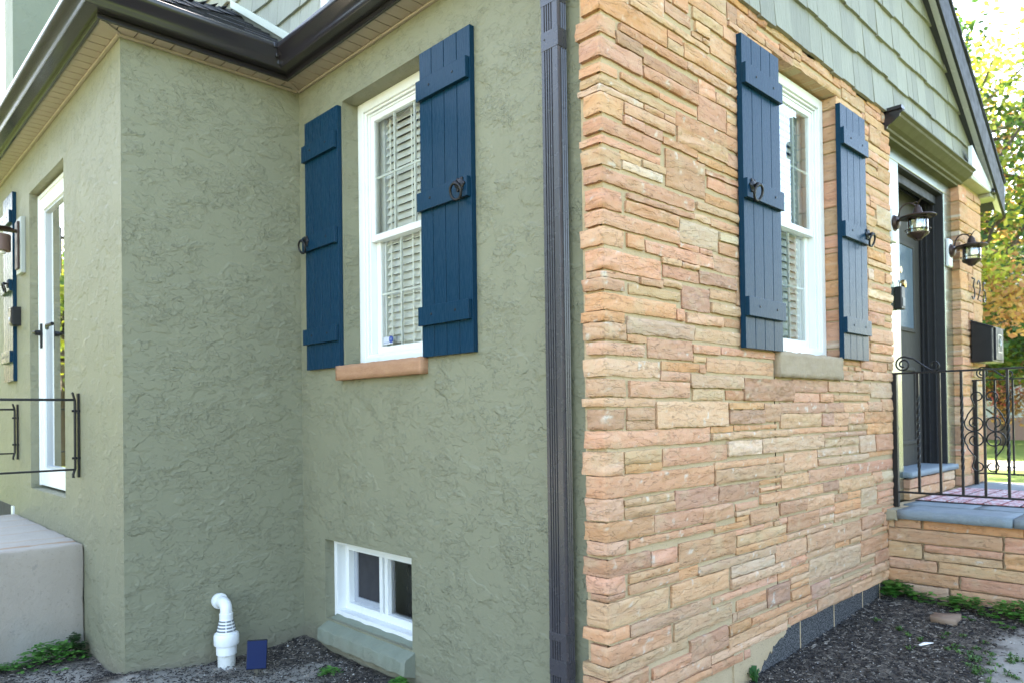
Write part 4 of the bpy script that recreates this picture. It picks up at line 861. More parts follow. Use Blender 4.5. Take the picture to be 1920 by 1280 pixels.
# ------------------------------------------------------------------ shutters
def shutter(label, ring_left):
    t = thing('shutter', label, 'shutter', group='board and batten shutters on the house')
    W, H, T = .358, 1.405, .026; m = MB(); n = 4; gx = .0035
    m.box((0,-T*.55,0),(W,0,H))
    for i in range(n): m.box((W*i/n+(gx if i else 0)*.5, -T, 0), (W*(i+1)/n-(gx if i < n-1 else 0)*.5, -T*.5, H))
    obj('board_panel', m, M_['blue'], t, bev=.0012)
    for (a, b) in ((.140,.226),(.666,.752),(1.176,1.268)):
        m = MB(); m.box((-.004,-T-.021,a),(W-.006,-T-.0005,b)); bt = obj('batten', m, M_['blue'], t, bev=.002)
        xs = (.095, W-.095) if a != .666 else ((W-.095,) if ring_left else (.095,))
        for x in xs:
            m = MB(); m.lathe([(0,-.003),(.0045,-.0025),(.006,0),(0,0)], (x,-T-.021,(a+b)/2+.004), 10, 'y'); obj('screw', m, M_['iron'], bt)
    x = .045 if ring_left else W-.05; zc = .722; y = -T-.021; m = MB()
    # cast rosette, knob and ring
    m.lathe([(0,-.010),(.014,-.010),(.023,-.006),(.028,-.002),(.028,0),(0,0)], (x,y,zc), 16, 'y')
    for k_ in range(6): q = k_*PI/3; m.lathe([(0,-.007),(.007,-.006),(.009,0),(0,0)], (x+.026*math.cos(q), y, zc+.026*math.sin(q)), 8, 'y')
    m.lathe([(0,-.034),(.009,-.032),(.011,-.022),(.007,-.010),(0,-.010)], (x,y,zc), 12, 'y')
    m.torus((x,y-.026,zc-.036), .034, .0058, (0.0,1,.28), 28, 8)
    for k_ in range(7): q = PI/2+k_*2*PI/7; m.torus((x+.034*math.cos(q), y-.026-.028*math.sin(q)*.034/.1, zc-.036+.034*math.sin(q)), .0035, .0035, (-math.sin(q),0,math.cos(q)), 8, 6)
    obj('ring_pull', m, M_['iron'], t, smooth=True)
    return t
sR = shutter('blue shutter right of the window in the green wall beside the downspout', False)
sR.location = (INX, 1.068, 1.570); sR.rotation_euler = (0,0,-PI/2)
sL = shutter('blue shutter left of the white window in the green wall', True)
sL.location = (INX, 2.158, 1.568); sL.rotation_euler = (0,0,-PI/2)
dup(sL, (.955, -.012, 1.583), 0, 'blue shutter left of the window in the stone wall')
dup(sR, (2.040, -.012, 1.583), 0, 'blue shutter right of the window in the stone wall')
dup(sR, (XW3, 5.16, 1.60), -PI/2, 'pale reflecting blue shutter at the left picture edge behind a wall lamp')

# ------------------------------------------------------------------ lanterns by the door
def lantern(label):
    t = thing('wall_lantern', label, 'wall lantern', group='cage lanterns flanking the entrance door')
    m = MB(); m.box((-.062,-.03,-.135),(.062,0,.135)); obj('mounting_block', m, M_['trim'], t, bev=.012)
    m = MB(); m.lathe([(0,-.062),(.034,-.062),(.052,-.052),(.058,-.036),(.068,-.032),(.068,-.0305),(0,-.0305)], (0,0,.02), 24, 'y'); obj('backplate', m, M_['lant'], t, smooth=35)
    yc = -.185; m = MB(); pts = []
    for i in range(15):
        q = PI*i/14; pts.append((0, -.06-.0625*(1-math.cos(q)), .075+.085*math.sin(q)))
    m.tube(pts, .006, 8); m.tube([(0,-.06,.075),(0,-.05,.04)], .007, 8); m.tube([(0,-.06,.03),(0,yc+.10,.05)], .006, 8)
    m.torus((0,yc+.012,.145), .014, .004, (1,0,0), 14, 6); m.tube([(0,yc,.14),(.0,yc-.02,.17),(0,yc-.045,.185)], [.005,.003,.001], 6)
    obj('arm', m, M_['lant'], t, smooth=True)
    m = MB(); m.lathe([(0,.135),(.012,.13),(.017,.118),(.026,.108),(.030,.085),(.036,.066),(.090,.050),(.118,.044),(.124,.036),(.119,.030),(.085,.034),(0,.036)], (0,yc,0), 32); obj('hood', m, M_['lant'], t, smooth=35)
    m = MB(); m.lathe([(.062,.036),(.068,.02),(.068,-.08),(.064,-.092),(.0625,-.092),(.066,-.08),(.066,.02),(.060,.036)], (0,yc,0), 28); obj('glass_shade', m, M_['glass'], t, smooth=35)
    m = MB(); m.lathe([(.074,-.092),(.074,-.10),(.066,-.112),(.03,-.136),(.011,-.143),(.012,-.152),(0,-.158),(0,-.092)], (0,yc,0), 28); obj('base_cup', m, M_['lant'], t, smooth=35)
    m = MB()
    for z_ in (.022,-.068): m.torus((0,yc,z_), .084, .0034, (0,0,1), 32, 6)
    for k_ in range(4):
        q = PI/4+k_*PI/2+.2; cx, cy = math.cos(q), math.sin(q)
        m.tube([(.080*cx,yc+.080*cy,.034),(.084*cx,yc+.084*cy,-.07),(.076*cx,yc+.076*cy,-.10),(.03*cx,yc+.03*cy,-.143),(.006*cx,yc+.006*cy,-.15)], .0033, 6)
    obj('wire_cage', m, M_['lant'], t, smooth=True)
    m = MB(); m.lathe([(0,.03),(.014,.028),(.015,.008),(.024,-.018),(.026,-.036),(.017,-.056),(0,-.064)], (0,yc,0), 16); obj('bulb', m, paint('bulb_glass', (.70,.62,.48), .12), t, smooth=True)
    return t
L1 = lantern('brown cage lantern on the left door casing nearest the stone wall')
L1.location = (3.055, .05, 2.495); L1.scale = (.80,.88,.80)
dup(L1, (4.285, .05, 2.495), 0, 'brown cage lantern right of the door above the house number')
# cylinder lamp on the far left wall
t = thing('wall_lamp', 'rust brown cylinder lamp on a grey block on the far left wall', 'wall lamp')
m = MB(); m.box((-.08,-.030,-.20),(.08,0,.20)); obj('mounting_block', m, paint('grey_block', (.36,.38,.36), .5), t, bev=.004)
m = MB(); m.box((-.045,-.045,-.17),(.045,-.0305,.17)); m.box((-.03,-.20,.095),(.03,-.045,.11)); obj('backplate', m, M_['lant'], t, bev=.003)
m = MB(); m.lathe([(0,.0),(.058,0),(.06,-.005),(.06,-.115),(.055,-.115),(.05,-.10),(0,-.10)], (0,-.135,.065), 24); obj('lamp_shade', m, paint('brown_shade', (.13,.075,.06), .5), t, smooth=35)
m = MB(); m.lathe([(0,.012),(.07,.006),(.082,0),(.07,-.004),(0,-.002)], (0,-.135,.11), 24); obj('cap_disc', m, M_['lant'], t, smooth=35)
m = MB(); m.lathe([(0,-.03),(.028,-.028),(.03,-.012),(0,0)], (0,-.135,-.04), 16); obj('bulb', m, M_['blind'], t, smooth=True)
t.location = (XW3, 4.56, 2.555); t.rotation_euler = (0,0,-PI/2)
# doorbell camera on the same wall
t = thing('doorbell', 'small black video doorbell on the green wall beside the side door', 'doorbell')
m = MB(); m.box((-.05,-.055,0),(.05,0,.135)); obj('wedge', m, M_['iron'], t, bev=.004)
m = MB(); m.box((-.045,-.064,.01),(.045,-.0555,.13)); obj('face_plate', m, paint('bell_face', (.05,.035,.03), .3), t, bev=.004)
m = MB(); m.lathe([(0,-.004),(.016,-.003),(.018,0),(0,0)], (0,-.064,.045), 20, 'y'); obj('button', m, paint('bell_button', (.30,.33,.42), .3), t, smooth=True)
t.location = (XW3, 4.70, 1.995); t.rotation_euler = (0,0,-PI/2)
# lock box on the left door casing
t = thing('lock_box', 'black key box on the left door casing below the lantern', 'lock box')
m = MB(); m.box((-.036,-.045,0),(.036,0,.15)); obj('case', m, M_['iron'], t, bev=.006)
m = MB(); m.tube([(-.022,-.02,.145),(-.022,-.02,.175),(0,-.02,.192),(.022,-.02,.175),(.022,-.02,.145)], .005, 8); obj('shackle', m, paint('steel', (.45,.46,.48), .3, .9), t)
m = MB(); m.box((-.022,-.049,.02),(.022,-.0455,.075)); obj('dial_plate', m, paint('dial_grey', (.16,.16,.17), .5), t)
t.location = (3.135, .049, 1.955)
# house numbers
def glyph(polys, r=.008):
    m = MB()
    for p in polys: m.tube(p, r, 8)
    return m
def arc(cx, cz, rx, rz_, a0, a1, n=12): return [(cx+rx*math.cos(R(a0+(a1-a0)*i/n)), 0, cz+rz_*math.sin(R(a0+(a1-a0)*i/n))) for i in range(n+1)]
hn = thing('house_number', 'black metal digits 325 mounted on the stone pier by the door', 'house number', (4.80,-.03,2.17))
g3 = [[(.015,0,.165),(.09,0,.165)]+[(.05,0,.098)]+arc(.045,.05,.045,.05,80,-140)]
g2 = [arc(.05,.115,.042,.05,160,-20)+[(.012,0,.006),(.098,0,.006)]]
g5 = [[(.09,0,.165),(.025,0,.165),(.018,0,.095)]+arc(.05,.055,.045,.05,110,-150)]
for gl, x in ((g3,-.20),(g2,-.035),(g5,.125)):
    m = glyph(gl); m.v = [(4.80+x+p[0], -.032+p[1]*.6, 2.17+p[2]) for p in m.v]; obj('digit', m, M_['iron'], hn, smooth=True)
# mailbox
mbx = thing('mailbox', 'black wall mailbox with a crest on its lid at the porch corner', 'mailbox', (4.77,-.02,1.66))
m = MB(); m.add([(4.60,-.02,1.665),(4.95,-.02,1.665),(4.95,-.02,1.985),(4.60,-.02,1.985),(4.60,-.165,1.665),(4.95,-.165,1.665),(4.95,-.165,1.935),(4.60,-.165,1.935)], [(0,1,2,3),(7,6,5,4),(0,4,5,1),(1,5,6,2),(2,6,7,3),(3,7,4,0)]); obj('case', m, M_['iron'], mbx, bev=.006)
m = MB(); m.add([(4.595,-.172,1.925),(4.955,-.172,1.925),(4.955,-.02,1.99),(4.595,-.02,1.99),(4.595,-.176,1.935),(4.955,-.176,1.935),(4.955,-.02,2.0),(4.595,-.02,2.0)], [(0,1,2,3),(7,6,5,4),(0,4,5,1),(1,5,6,2),(2,6,7,3),(3,7,4,0)]); m.box((4.66,-.178,1.68),(4.89,-.166,1.93)); obj('lid', m, paint('mailbox_lid', (.02,.023,.03), .45, 0, 0, 60, .06, .25), mbx, bev=.003)
m = MB()
for a, b in (((4.72,-.1805,1.74),(4.83,-.1785,1.746)),((4.72,-.1805,1.874),(4.83,-.1785,1.88)),((4.72,-.1805,1.746),(4.725,-.1785,1.874)),((4.825,-.1805,1.746),(4.83,-.1785,1.874))): m.box(a, b)
for s_ in (1, -1):
    m.tube([(4.775,-.18,1.79),(4.775+s_*.02,-.18,1.80),(4.775+s_*.035,-.18,1.83),(4.775+s_*.03,-.18,1.80)], .004, 6)
m.lathe([(0,-.003),(.012,-.002),(.014,0),(0,0)], (4.775,-.178,1.805), 12, 'y'); m.tube([(4.775,-.18,1.81),(4.775,-.18,1.84),(4.783,-.18,1.845)], .005, 6)
obj('crest', m, paint('crest_silver', (.40,.42,.42), .35, .7), mbx)

# ------------------------------------------------------------------ iron railings of the porch
def arc2(cy, cz, r, a0, a1, n=16, r1=None): return [(0, cy+(r+((r1-r)*i/n if r1 is not None else 0))*math.cos(R(a0+(a1-a0)*i/n)), cz+(r+((r1-r)*i/n if r1 is not None else 0))*math.sin(R(a0+(a1-a0)*i/n))) for i in range(n+1)]
def railing(label):
    t = thing('porch_railing', label, 'railing', group='black wrought iron porch railings')
    m = MB(); m.box((-.015,-.032,-.005),(.015,-.002,.83)); m.box((-.02,-.0335,.475),(.02,.02,.495)); obj('post', m, M_['iron'], t, bev=.002)
    m = MB(); m.box((-.015,-1.50,-.005),(.015,-1.47,.83)); obj('post', m, M_['iron'], t, bev=.002)
    m = MB(); m.box((-.016,-1.55,.822),(.016,.005,.833)); obj('top_rail', m, M_['iron'], t, bev=.002)
    m = MB(); m.box((-.008,-1.47,.082),(.008,-.032,.094)); obj('bottom_rail', m, M_['iron'], t, bev=.001)
    ys = [-.15,-.268,-.385,-.5,-.615,-.73,-.85,-.97,-1.09,-1.21,-1.33]
    for i, y in enumerate(ys):
        m = MB()
        if i % 2 == 0:   # twisted bar
            n = 60; vs = []; fs = []; a = .0068
            for k_ in range(n+1):
                z_ = .094+(.822-.094)*k_/n; u_ = min(1, max(0, (k_/n-.18)/.64)); q = PI/4+u_*PI*5
                for c_ in range(4): vs.append((a*1.41*math.cos(q+c_*PI/2), y+a*1.41*math.sin(q+c_*PI/2), z_))
            for k_ in range(n):
                for c_ in range(4): fs.append((k_*4+c_, k_*4+(c_+1) % 4, (k_+1)*4+(c_+1) % 4, (k_+1)*4+c_))
            m.add(vs, fs)
        else: m.box((-.0065,y-.0065,.094),(.0065,y+.0065,.822))
        obj('baluster', m, M_['iron'], t)
    def scrollpanel(yb):
        m = MB()
        for sy in (1, -1):
            for sz in (1, -1):
                zm = .468; P = lambda o_, dz: (0, yb+sy*o_, zm+sz*dz)
                def a2(co_, cz, r, a0, a1, r1, n=18):
                    return [P(co_+(r+(r1-r)*i/n)*math.cos(R(a0+(a1-a0)*i/n)), cz+(r+(r1-r)*i/n)*math.sin(R(a0+(a1-a0)*i/n))) for i in range(n+1)]
                pts = a2(.036, .203, .022, -70, -330+50, .026)[::1]
                pts = a2(.036, .203, .022, 280, -10, .030)       # small curl ends at the bar side
                pts += [P(.050, .150), P(.085, .100)]
                pts += a2(.055, .048, .048, 40, -180, .046)+a2(.050, .048, .042, 180, -90, .020)
                m.tube(pts, .0042, 6)
        return m
    obj('scroll_panel', scrollpanel(-.5), M_['iron'], t, smooth=True); obj('scroll_panel', scrollpanel(-1.09), M_['iron'], t, smooth=True)
    def topscroll(y0):
        m = MB(); z0 = .833
        pts = arc2(y0-.045, z0+.048, .018, 250, 0, 14, .026)+arc2(y0-.050, z0+.048, .030, 0, -180, 12, .044)
        pts = []
        for i in range(34):     # big spiral opening outwards
            q = R(-60-i*18.5); r_ = .014+.035*i/33; pts.append((0, y0-.05+r_*math.cos(q)*-1, z0+.049+r_*math.sin(q)))
        pts += [(0, y0-.105, z0+.083), (0, y0-.17, z0+.030), (0, y0-.205, z0+.006)]
        for i in range(16):
            q = R(-95+i*19); r_ = .030-.010*i/15; pts.append((0, y0-.225-r_*math.cos(q)*.9-.0, z0+.032+r_*math.sin(q)))
        m.tube(pts, .0055, 8); return m
    obj('top_scroll', topscroll(-.02), M_['iron'], t, smooth=True); obj('top_scroll', topscroll(-.80), M_['iron'], t, smooth=True)
    t.location = (2.865, -.002, .698); return t
rl = railing('near black iron porch railing with heart scrolls touching the stone wall')
dup(rl, (4.66, -.012, .698), 0, 'far black iron porch railing under the mailbox')
# door mat
t = thing('door_mat', 'pale pink and white patterned mat lying on the bluestone porch', 'door mat', (3.72,-.40,.697))
n_ = NT('woven_mat'); v = n_.coord((1,1,1)); br = n_.n('ShaderNodeTexBrick'); n_.l(v, br.inputs[0]); br.inputs['Scale'].default_value = 3.2
br.inputs['Color1'].default_value = (.66,.60,.62,1); br.inputs['Color2'].default_value = (.58,.49,.53,1); br.inputs['Mortar'].default_value = (.09,.06,.07,1); br.inputs['Mortar Size'].default_value = .025; br.inputs['Brick Width'].default_value = .5; br.inputs['Row Height'].default_value = .32
c = n_.mix(n_.ramp(n_.noise(v, 45, 3, .6), .46, .54, 0, .75), br.outputs['Color'], (.46,.13,.13))
n_.pbr(c, .95, 0, n_.bump(n_.noise(v, 120, 3), .5, .004))
m = MB(); m.box((3.23,-.78,.699),(4.21,-.03,.708)); obj('pile', m, n_.mat, t, bev=.003)
m = MB(); m.box((3.215,-.795,.6985),(4.225,-.015,.703)); obj('border', m, M_['iron'], t)

# ------------------------------------------------------------------ landing and hand rails at the side door
land = thing('concrete_landing', 'weathered beige concrete landing block below the side door', 'landing', (-1.7,3.9,0))
o = weld(obj('slab', rough_box((-2.6, 2.99, -.25), (XW3-.004, 4.86, .61), 21, .004, .06), M_['concrete'], land, smooth=40, bev=.007))
def handrail(label, y, z0, z1):
    t = thing('hand_rail', label, 'hand rail', (XW3, y, z0), group='thin iron hand rails at the side door')
    m = MB(); m.tube([(XW3-.030,y,z0-.036),(XW3-.036,y,z0-.038),(XW3-.036,y,z0-.02),(XW3-.026,y,z0+.01),(XW3-.026,y,z1-.01),(XW3-.036,y,z1+.03),(XW3-.042,y,z1+.033)], .007, 8)
    m.box((XW3-.016,y-.012,z0-.04),(XW3-.004,y+.012,z1+.03)); obj('bracket', m, M_['iron'], t, bev=.001)
    m = MB()
    for z_ in (z0+.07, z1-.07): m.tube([(XW3,y,z_),(XW3-.042,y,z_)], .007, 8)
    obj('spacer', m, M_['iron'], t)
    m = MB(); m.box((XW3-1.7,y-.011,z1-.014),(XW3-.03,y+.011,z1)); obj('top_bar', m, M_['iron'], t, bev=.002)
    m = MB(); m.box((XW3-1.7,y-.008,z0),(XW3-.03,y+.008,z0+.011)); obj('lower_bar', m, M_['iron'], t, bev=.002)
    m = MB(); m.box((XW3-1.66,y-.012,.60),(XW3-1.636,y+.012,z1-.015)); obj('post', m, M_['iron'], t, bev=.002)
handrail('near thin iron hand rail crossing in front of the white side door', 3.06, 1.018, 1.425)
handrail('far thin iron hand rail on the wall beyond the white side door', 4.76, 1.06, 1.395)

# ------------------------------------------------------------------ vent pipe, solar light, sticker
vp = thing('vent_pipe', 'white plastic vent pipe with slotted cone coming out of the green wall', 'vent pipe', (-.475,2.15,.0))
cx, cy = -.475, 2.15
m = MB(); m.lathe([(0,-.06),(.044,-.06),(.044,.074),(0,.074)], (cx,cy,.0), 28); obj('lower_pipe', m, paint('dirty_pvc', (.62,.62,.59), .5, 0, .05, 30, .08, .4, (3,3,3), .75), vp, smooth=35)
m = MB(); m.lathe([(.044,.0735),(.051,.076),(.051,.118),(.050,.122),(.060,.124),(.0625,.130),(.0625,.172),(.058,.184),(.050,.188),(.0,.188)], (cx,cy,.0), 28); obj('coupling', m, M_['pvc'], vp, smooth=35, bev=.001)
m = MB(); m.lathe([(.0,.186),(.050,.186),(.031,.268),(.0,.268)], (cx,cy,.0), 28); cone = obj('slotted_cone', m, M_['pvc'], vp, smooth=35)
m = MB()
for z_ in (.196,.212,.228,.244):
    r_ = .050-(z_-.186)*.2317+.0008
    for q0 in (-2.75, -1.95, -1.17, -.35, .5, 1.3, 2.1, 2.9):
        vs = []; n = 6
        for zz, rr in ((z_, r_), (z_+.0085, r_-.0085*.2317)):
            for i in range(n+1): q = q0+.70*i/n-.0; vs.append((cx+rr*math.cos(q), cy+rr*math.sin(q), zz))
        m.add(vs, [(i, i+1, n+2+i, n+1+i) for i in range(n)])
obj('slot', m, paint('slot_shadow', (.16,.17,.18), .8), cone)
m = MB(); pts = [(cx,cy,.262),(cx,cy,.305)]+[(cx, cy+.030*(1-math.cos(R(a_))), .305+.030*math.sin(R(a_))) for a_ in (15,30,45,60,75,90)]+[(cx,cy+.118,.335)]
m.tube(pts, .030, 24); obj('elbow', m, M_['pvc'], vp, smooth=40)
m = MB(); m.lathe([(0,.0),(.040,.0),(.042,.006),(.038,.03),(.031,.042),(0,.042)][::-1], (cx,YW2-.043,.335), 24, 'y'); obj('wall_flange', m, M_['pvc'], vp, smooth=35)
m = MB(); m.lathe([(.030,.262),(.034,.263),(.034,.285),(.0305,.287)], (cx,cy,0), 24); obj('collar', m, M_['pvc'], vp, smooth=35)
t = thing('solar_light', 'small blue solar panel on a stake stuck in the soil', 'solar light')
m = MB(); m.box((-.047,-.007,-.068),(.047,.0,.068)); obj('solar_panel', m, paint('solar_blue', (.010,.020,.070), .5, 0, .02, 50, .1, .12), t, bev=.002)
m = MB(); m.box((-.050,.0005,-.072),(.050,.022,.072)); obj('housing', m, M_['iron'], t, bev=.005)
m = MB(); m.box((-.009,.004,-.22),(.009,.016,-.07)); obj('stake', m, paint('muddy_stake', (.10,.085,.06), .8), t, bev=.001)
t.location = (-.412, 1.93, .105); t.rotation_euler = (R(-10), R(3), R(-24))
t = thing('window_sticker', 'small white alarm sticker with a blue disc on the window pane', 'sticker')
m = MB(); m.box((-.05,-.001,-.02),(.035,0,.02)); obj('label', m, paint('sticker_white', (.50,.53,.60), .4), t)
m = MB(); m.lathe([(0,-.0015),(.019,-.0015),(.019,0),(0,0)], (.022,-.001,.004), 8, 'y'); obj('disc', m, paint('sticker_blue', (.02,.06,.30), .4), t)
m = MB()
for a, b in (((.012,-.003,.0),(.017,-.0027,.010)),((.019,-.003,.0),(.024,-.0027,.010)),((.026,-.003,.0),(.031,-.0027,.010))): m.box(a, b)
for i in range(6): m.box((-.046+i*.009,-.0013,-.014),(-.040+i*.009,-.0011,-.008))
obj('lettering', m, paint('sticker_grey', (.20,.24,.34), .5), t)
t.location = (INX+.095+.068, 1.615, 1.705); t.rotation_euler = (0,0,-PI/2)
# ------------------------------------------------------------------ plants, litter
def leaf_mesh(mb, cs, size, cols, rnd, up=.5, shape=1.6):
    for c_ in cs:
        d = Vector((rnd.uniform(-1,1), rnd.uniform(-1,1), rnd.uniform(-.6,.6)+.0)).normalized(); n_ = Vector((rnd.uniform(-1,1), rnd.uniform(-1,1), rnd.uniform(-1,1)+up*2)).normalized()
        s_ = d.cross(n_)
        if s_.length < .1: continue
        s_.normalize(); L = size*rnd.uniform(.6, 1.3); W_ = L/shape*.5; C_ = Vector(c_)
        k_ = rnd.choice(cols); f = rnd.uniform(.75, 1.25); col = (k_[0]*f, k_[1]*f, k_[2]*f, 1)
        mb.add([C_-d*L*.5, C_-d*L*.05+s_*W_, C_+d*L*.5, C_-d*L*.05-s_*W_], [(0,1,2,3)]); mb.c += [col]*4
CLOV = [(.05,.19,.025),(.075,.24,.035),(.035,.13,.02),(.11,.29,.05)]
def clover(mb, x, y, n, sx, sy, rnd, hmax=.05, ls=.018, cols=CLOV):
    for i in range(n):
        a = rnd.gauss(0, .5); b = rnd.gauss(0, .5); px, py = x+a*sx, y+b*sy; h = max(.008, hmax*(1-.5*(a*a+b*b))*rnd.uniform(.35, 1.05)); z0 = gzf(px, py)
        f = rnd.uniform(.75, 1.25); k_ = rnd.choice(cols); col = (k_[0]*f, k_[1]*f, k_[2]*f, 1); q0 = rnd.uniform(0, 6.28)
        for j in range(3):
            q = q0+j*2.09; L = ls*rnd.uniform(.8, 1.2); d = Vector((math.cos(q), math.sin(q), rnd.uniform(-.2, .35))); s_ = Vector((-math.sin(q), math.cos(q), 0)); C_ = Vector((px, py, z0+h))
            mb.add([C_, C_+d*L*.45+s_*L*.42, C_+d*L*.95+s_*L*.22, C_+d*L*.85, C_+d*L*.95-s_*L*.22, C_+d*L*.45-s_*L*.42], [(0,1,2,3),(0,3,4,5)]); mb.c += [col]*6
def sprig(mb, x, y, n, rad, rnd, h=.05, cols=CLOV, wdt=.006):
    z0 = gzf(x, y)
    for i in range(n):
        q = rnd.uniform(0, 6.28); r_ = rad*rnd.uniform(.3, 1); hh = h*rnd.uniform(.3, 1); f = rnd.uniform(.7, 1.3); k_ = rnd.choice(cols); col = (k_[0]*f, k_[1]*f, k_[2]*f, 1)
        a = Vector((x+rnd.uniform(-.3,.3)*rad, y+rnd.uniform(-.3,.3)*rad, z0)); c_ = a+Vector((r_*math.cos(q), r_*math.sin(q), hh*.6)); b = a+(c_-a)*.5+Vector((0,0,hh*.45)); s_ = Vector((-math.sin(q), math.cos(q), 0))*wdt
        mb.add([a-s_*.5, a+s_*.5, b+s_, b-s_, c_], [(0,1,2,3),(3,2,4)]); mb.c += [col]*5
rnd = random.Random(21)
mb = MB(); mb.c = []
for (x, y, n, sx, sy, h) in ((2.66,-.07,75,.10,.09,.10),(2.67,-.20,26,.07,.11,.06),(2.61,-.46,60,.11,.13,.08),(2.59,-.72,85,.13,.15,.095),(2.57,-1.0,60,.13,.2,.07)): clover(mb, x, y, n, sx, sy, rnd, h, .034)
tag(obj('clover_patch', mb, M_['weed'], kind='stuff', recalc=False), 'bright green clover growing along the foot of the porch wall', 'ground cover')
mb = MB(); mb.c = []
G2 = [(.06,.14,.03),(.09,.18,.04),(.04,.10,.02)]
for i in range(60):
    q = rnd.uniform(0, 1); x = 1.95+rnd.gauss(0,.11)-.45*q*.4; y = -.50-.50*q+rnd.gauss(0,.05); sprig(mb, x, y, 9, .035, rnd, .03, G2, .004)
tag(obj('weed_patch', mb, M_['weed'], kind='stuff', recalc=False), 'straggling light green weeds spread over the bare soil', 'ground cover')
def weed(name, label, parts, cat='weed', group=None):
    m = MB(); m.c = []
    for f in parts: f(m)
    return tag(obj(name, m, M_['weed'], recalc=False, loc=None), label, cat, group)
weed('weed', 'leafy green weed at the corner of the concrete landing', [lambda m: clover(m, -1.13, 2.86, 240, .15, .11, rnd, .12, .020), lambda m: clover(m, -.99, 2.93, 120, .05, .10, rnd, .12, .018, [(.02,.055,.015),(.03,.08,.02)])])
weed('weed', 'low weeds at the bottom left picture corner below the landing', [lambda m: clover(m, -1.36, 2.90, 130, .14, .07, rnd, .045, .015)])
weed('weed', 'small clover under the right end of the basement sill', [lambda m: clover(m, -.06, 1.20, 60, .06, .05, rnd, .06, .020)])
weed('weed', 'tiny clover in the soil in front of the basement sill', [lambda m: clover(m, -.16, 1.66, 40, .06, .05, rnd, .03, .016)])
weed('weed', 'single holly like seedling growing against the dark foundation', [lambda m: [sprig(m, .985, -.035, 7, .045, rnd, .10, [(.02,.09,.02),(.05,.14,.03)], .012)]])
weed('weed', 'little green sprout in the soil near the porch corner', [lambda m: [sprig(m, 2.16, -.14, 14, .03, rnd, .03, G2, .005)]])
for (a_, b_, lab_) in ((2.08,-.28,'tiny sprout farthest back in the row of three in the dark soil'),(2.02,-.34,'tiny sprout in the middle of the row of three in the dark soil'),(1.98,-.41,'tiny sprout nearest the white sliver in the row of three')): weed('weed', lab_, [lambda m: sprig(m, a_, b_, 14, .03, rnd, .035, G2, .005)], 'weed', 'row of three tiny sprouts')
weed('weed', 'short green sprouts at the bottom edge in front of the stone wall', [lambda m: [sprig(m, a, b, 10, .025, rnd, .03, G2, .005) for a, b in ((1.12,-.40),(1.08,-.30))]])
o = weld(obj('flat_rock', rough_box((2.30,-.36,.15),(2.42,-.48,.185), 91, .010, .02), paint('brown_rock', (.24,.165,.115), .85, 0, .8, 60, .25), smooth=30)); tag(o, 'flat reddish stone lying on the soil beside the clover', 'stone')
m = MB(); m.tube([(1.86,-.44,.150),(1.90,-.455,.158),(1.94,-.478,.154)], [.008,.013,.004], 8); m.v = [(x, y, .148+(z-.148)*.4) for x, y, z in m.v]; tag(obj('wood_chip', m, M_['blind'], smooth=True), 'pale white sliver of wood on the dark soil', 'wood chip')
# mulch slivers scattered over the soil
mb = MB(); mb.c = []
def chip(x, y, L, wdt, rnd):
    q = rnd.uniform(0, PI); d = Vector((math.cos(q), math.sin(q), rnd.uniform(-.25,.25)))*L/2; s_ = Vector((-math.sin(q), math.cos(q), rnd.uniform(-.4,.4)))*wdt/2; c_ = Vector((x, y, gzf(x, y)+rnd.uniform(.002,.012))); h = Vector((0,0,.003))
    k_ = rnd.choice([(.03,.026,.025),(.045,.038,.034),(.02,.018,.018),(.07,.06,.05),(.22,.19,.16),(.03,.028,.028),(.025,.022,.022)]); f = rnd.uniform(.7,1.3); col = (k_[0]*f, k_[1]*f, k_[2]*f, 1)
    mb.add([c_-d-s_, c_+d-s_, c_+d+s_, c_-d+s_, c_-d*.9+h, c_+d*.9+h], [(0,1,5,4),(2,3,4,5),(1,2,5),(3,0,4)]); mb.c += [col]*6
for i in range(16000):
    u = rnd.random()
    if u < .68: x, y = rnd.uniform(.75, 2.74), -rnd.random()**1.2*1.25
    elif u < .9: x, y = rnd.uniform(-.95, .0), rnd.uniform(1.2, 2.25)
    else: x, y = rnd.uniform(-1.6,-.94), rnd.uniform(2.2, 2.98)
    if math.hypot((x-2.02)/.55, (y+.92)/.22) < 1 and rnd.random() < .85: continue
    chip(x, y, rnd.uniform(.006,.024)*(1.6 if rnd.random() < .06 else 1), rnd.uniform(.002,.005), rnd)
nt_ = NT('mulch_wood'); nt_.pbr(nt_.attr(), .9, 0, None, .2)
tag(obj('mulch', mb, nt_.mat, kind='stuff', recalc=False), 'dark shredded mulch strewn over the soil beds', 'mulch')
# crumbs of sand and grit
mb = MB(); mb.c = []
for i in range(2600):
    u = rnd.random()
    if u < .5: x, y = rnd.uniform(.8, 2.7), -rnd.random()*1.2
    else: x, y = rnd.uniform(-1.0, .0), rnd.uniform(1.25, 2.26)
    r_ = rnd.uniform(.002,.006)*(2.2 if rnd.random() < .02 else 1); z0 = gzf(x, y)+r_*.4; k_ = rnd.choice([(.38,.35,.30),(.5,.48,.44),(.25,.22,.19),(.42,.33,.25)])
    mb.add([(x-r_,y,z0),(x,y-r_*.8,z0),(x+r_,y,z0),(x,y+r_*.8,z0),(x,y,z0+r_*.7)], [(0,1,4),(1,2,4),(2,3,4),(3,0,4)]); mb.c += [(*k_, 1)]*5
tag(obj('grit', mb, nt_.mat, kind='stuff', recalc=False), 'pale grit and sand crumbs scattered on the soil', 'grit')

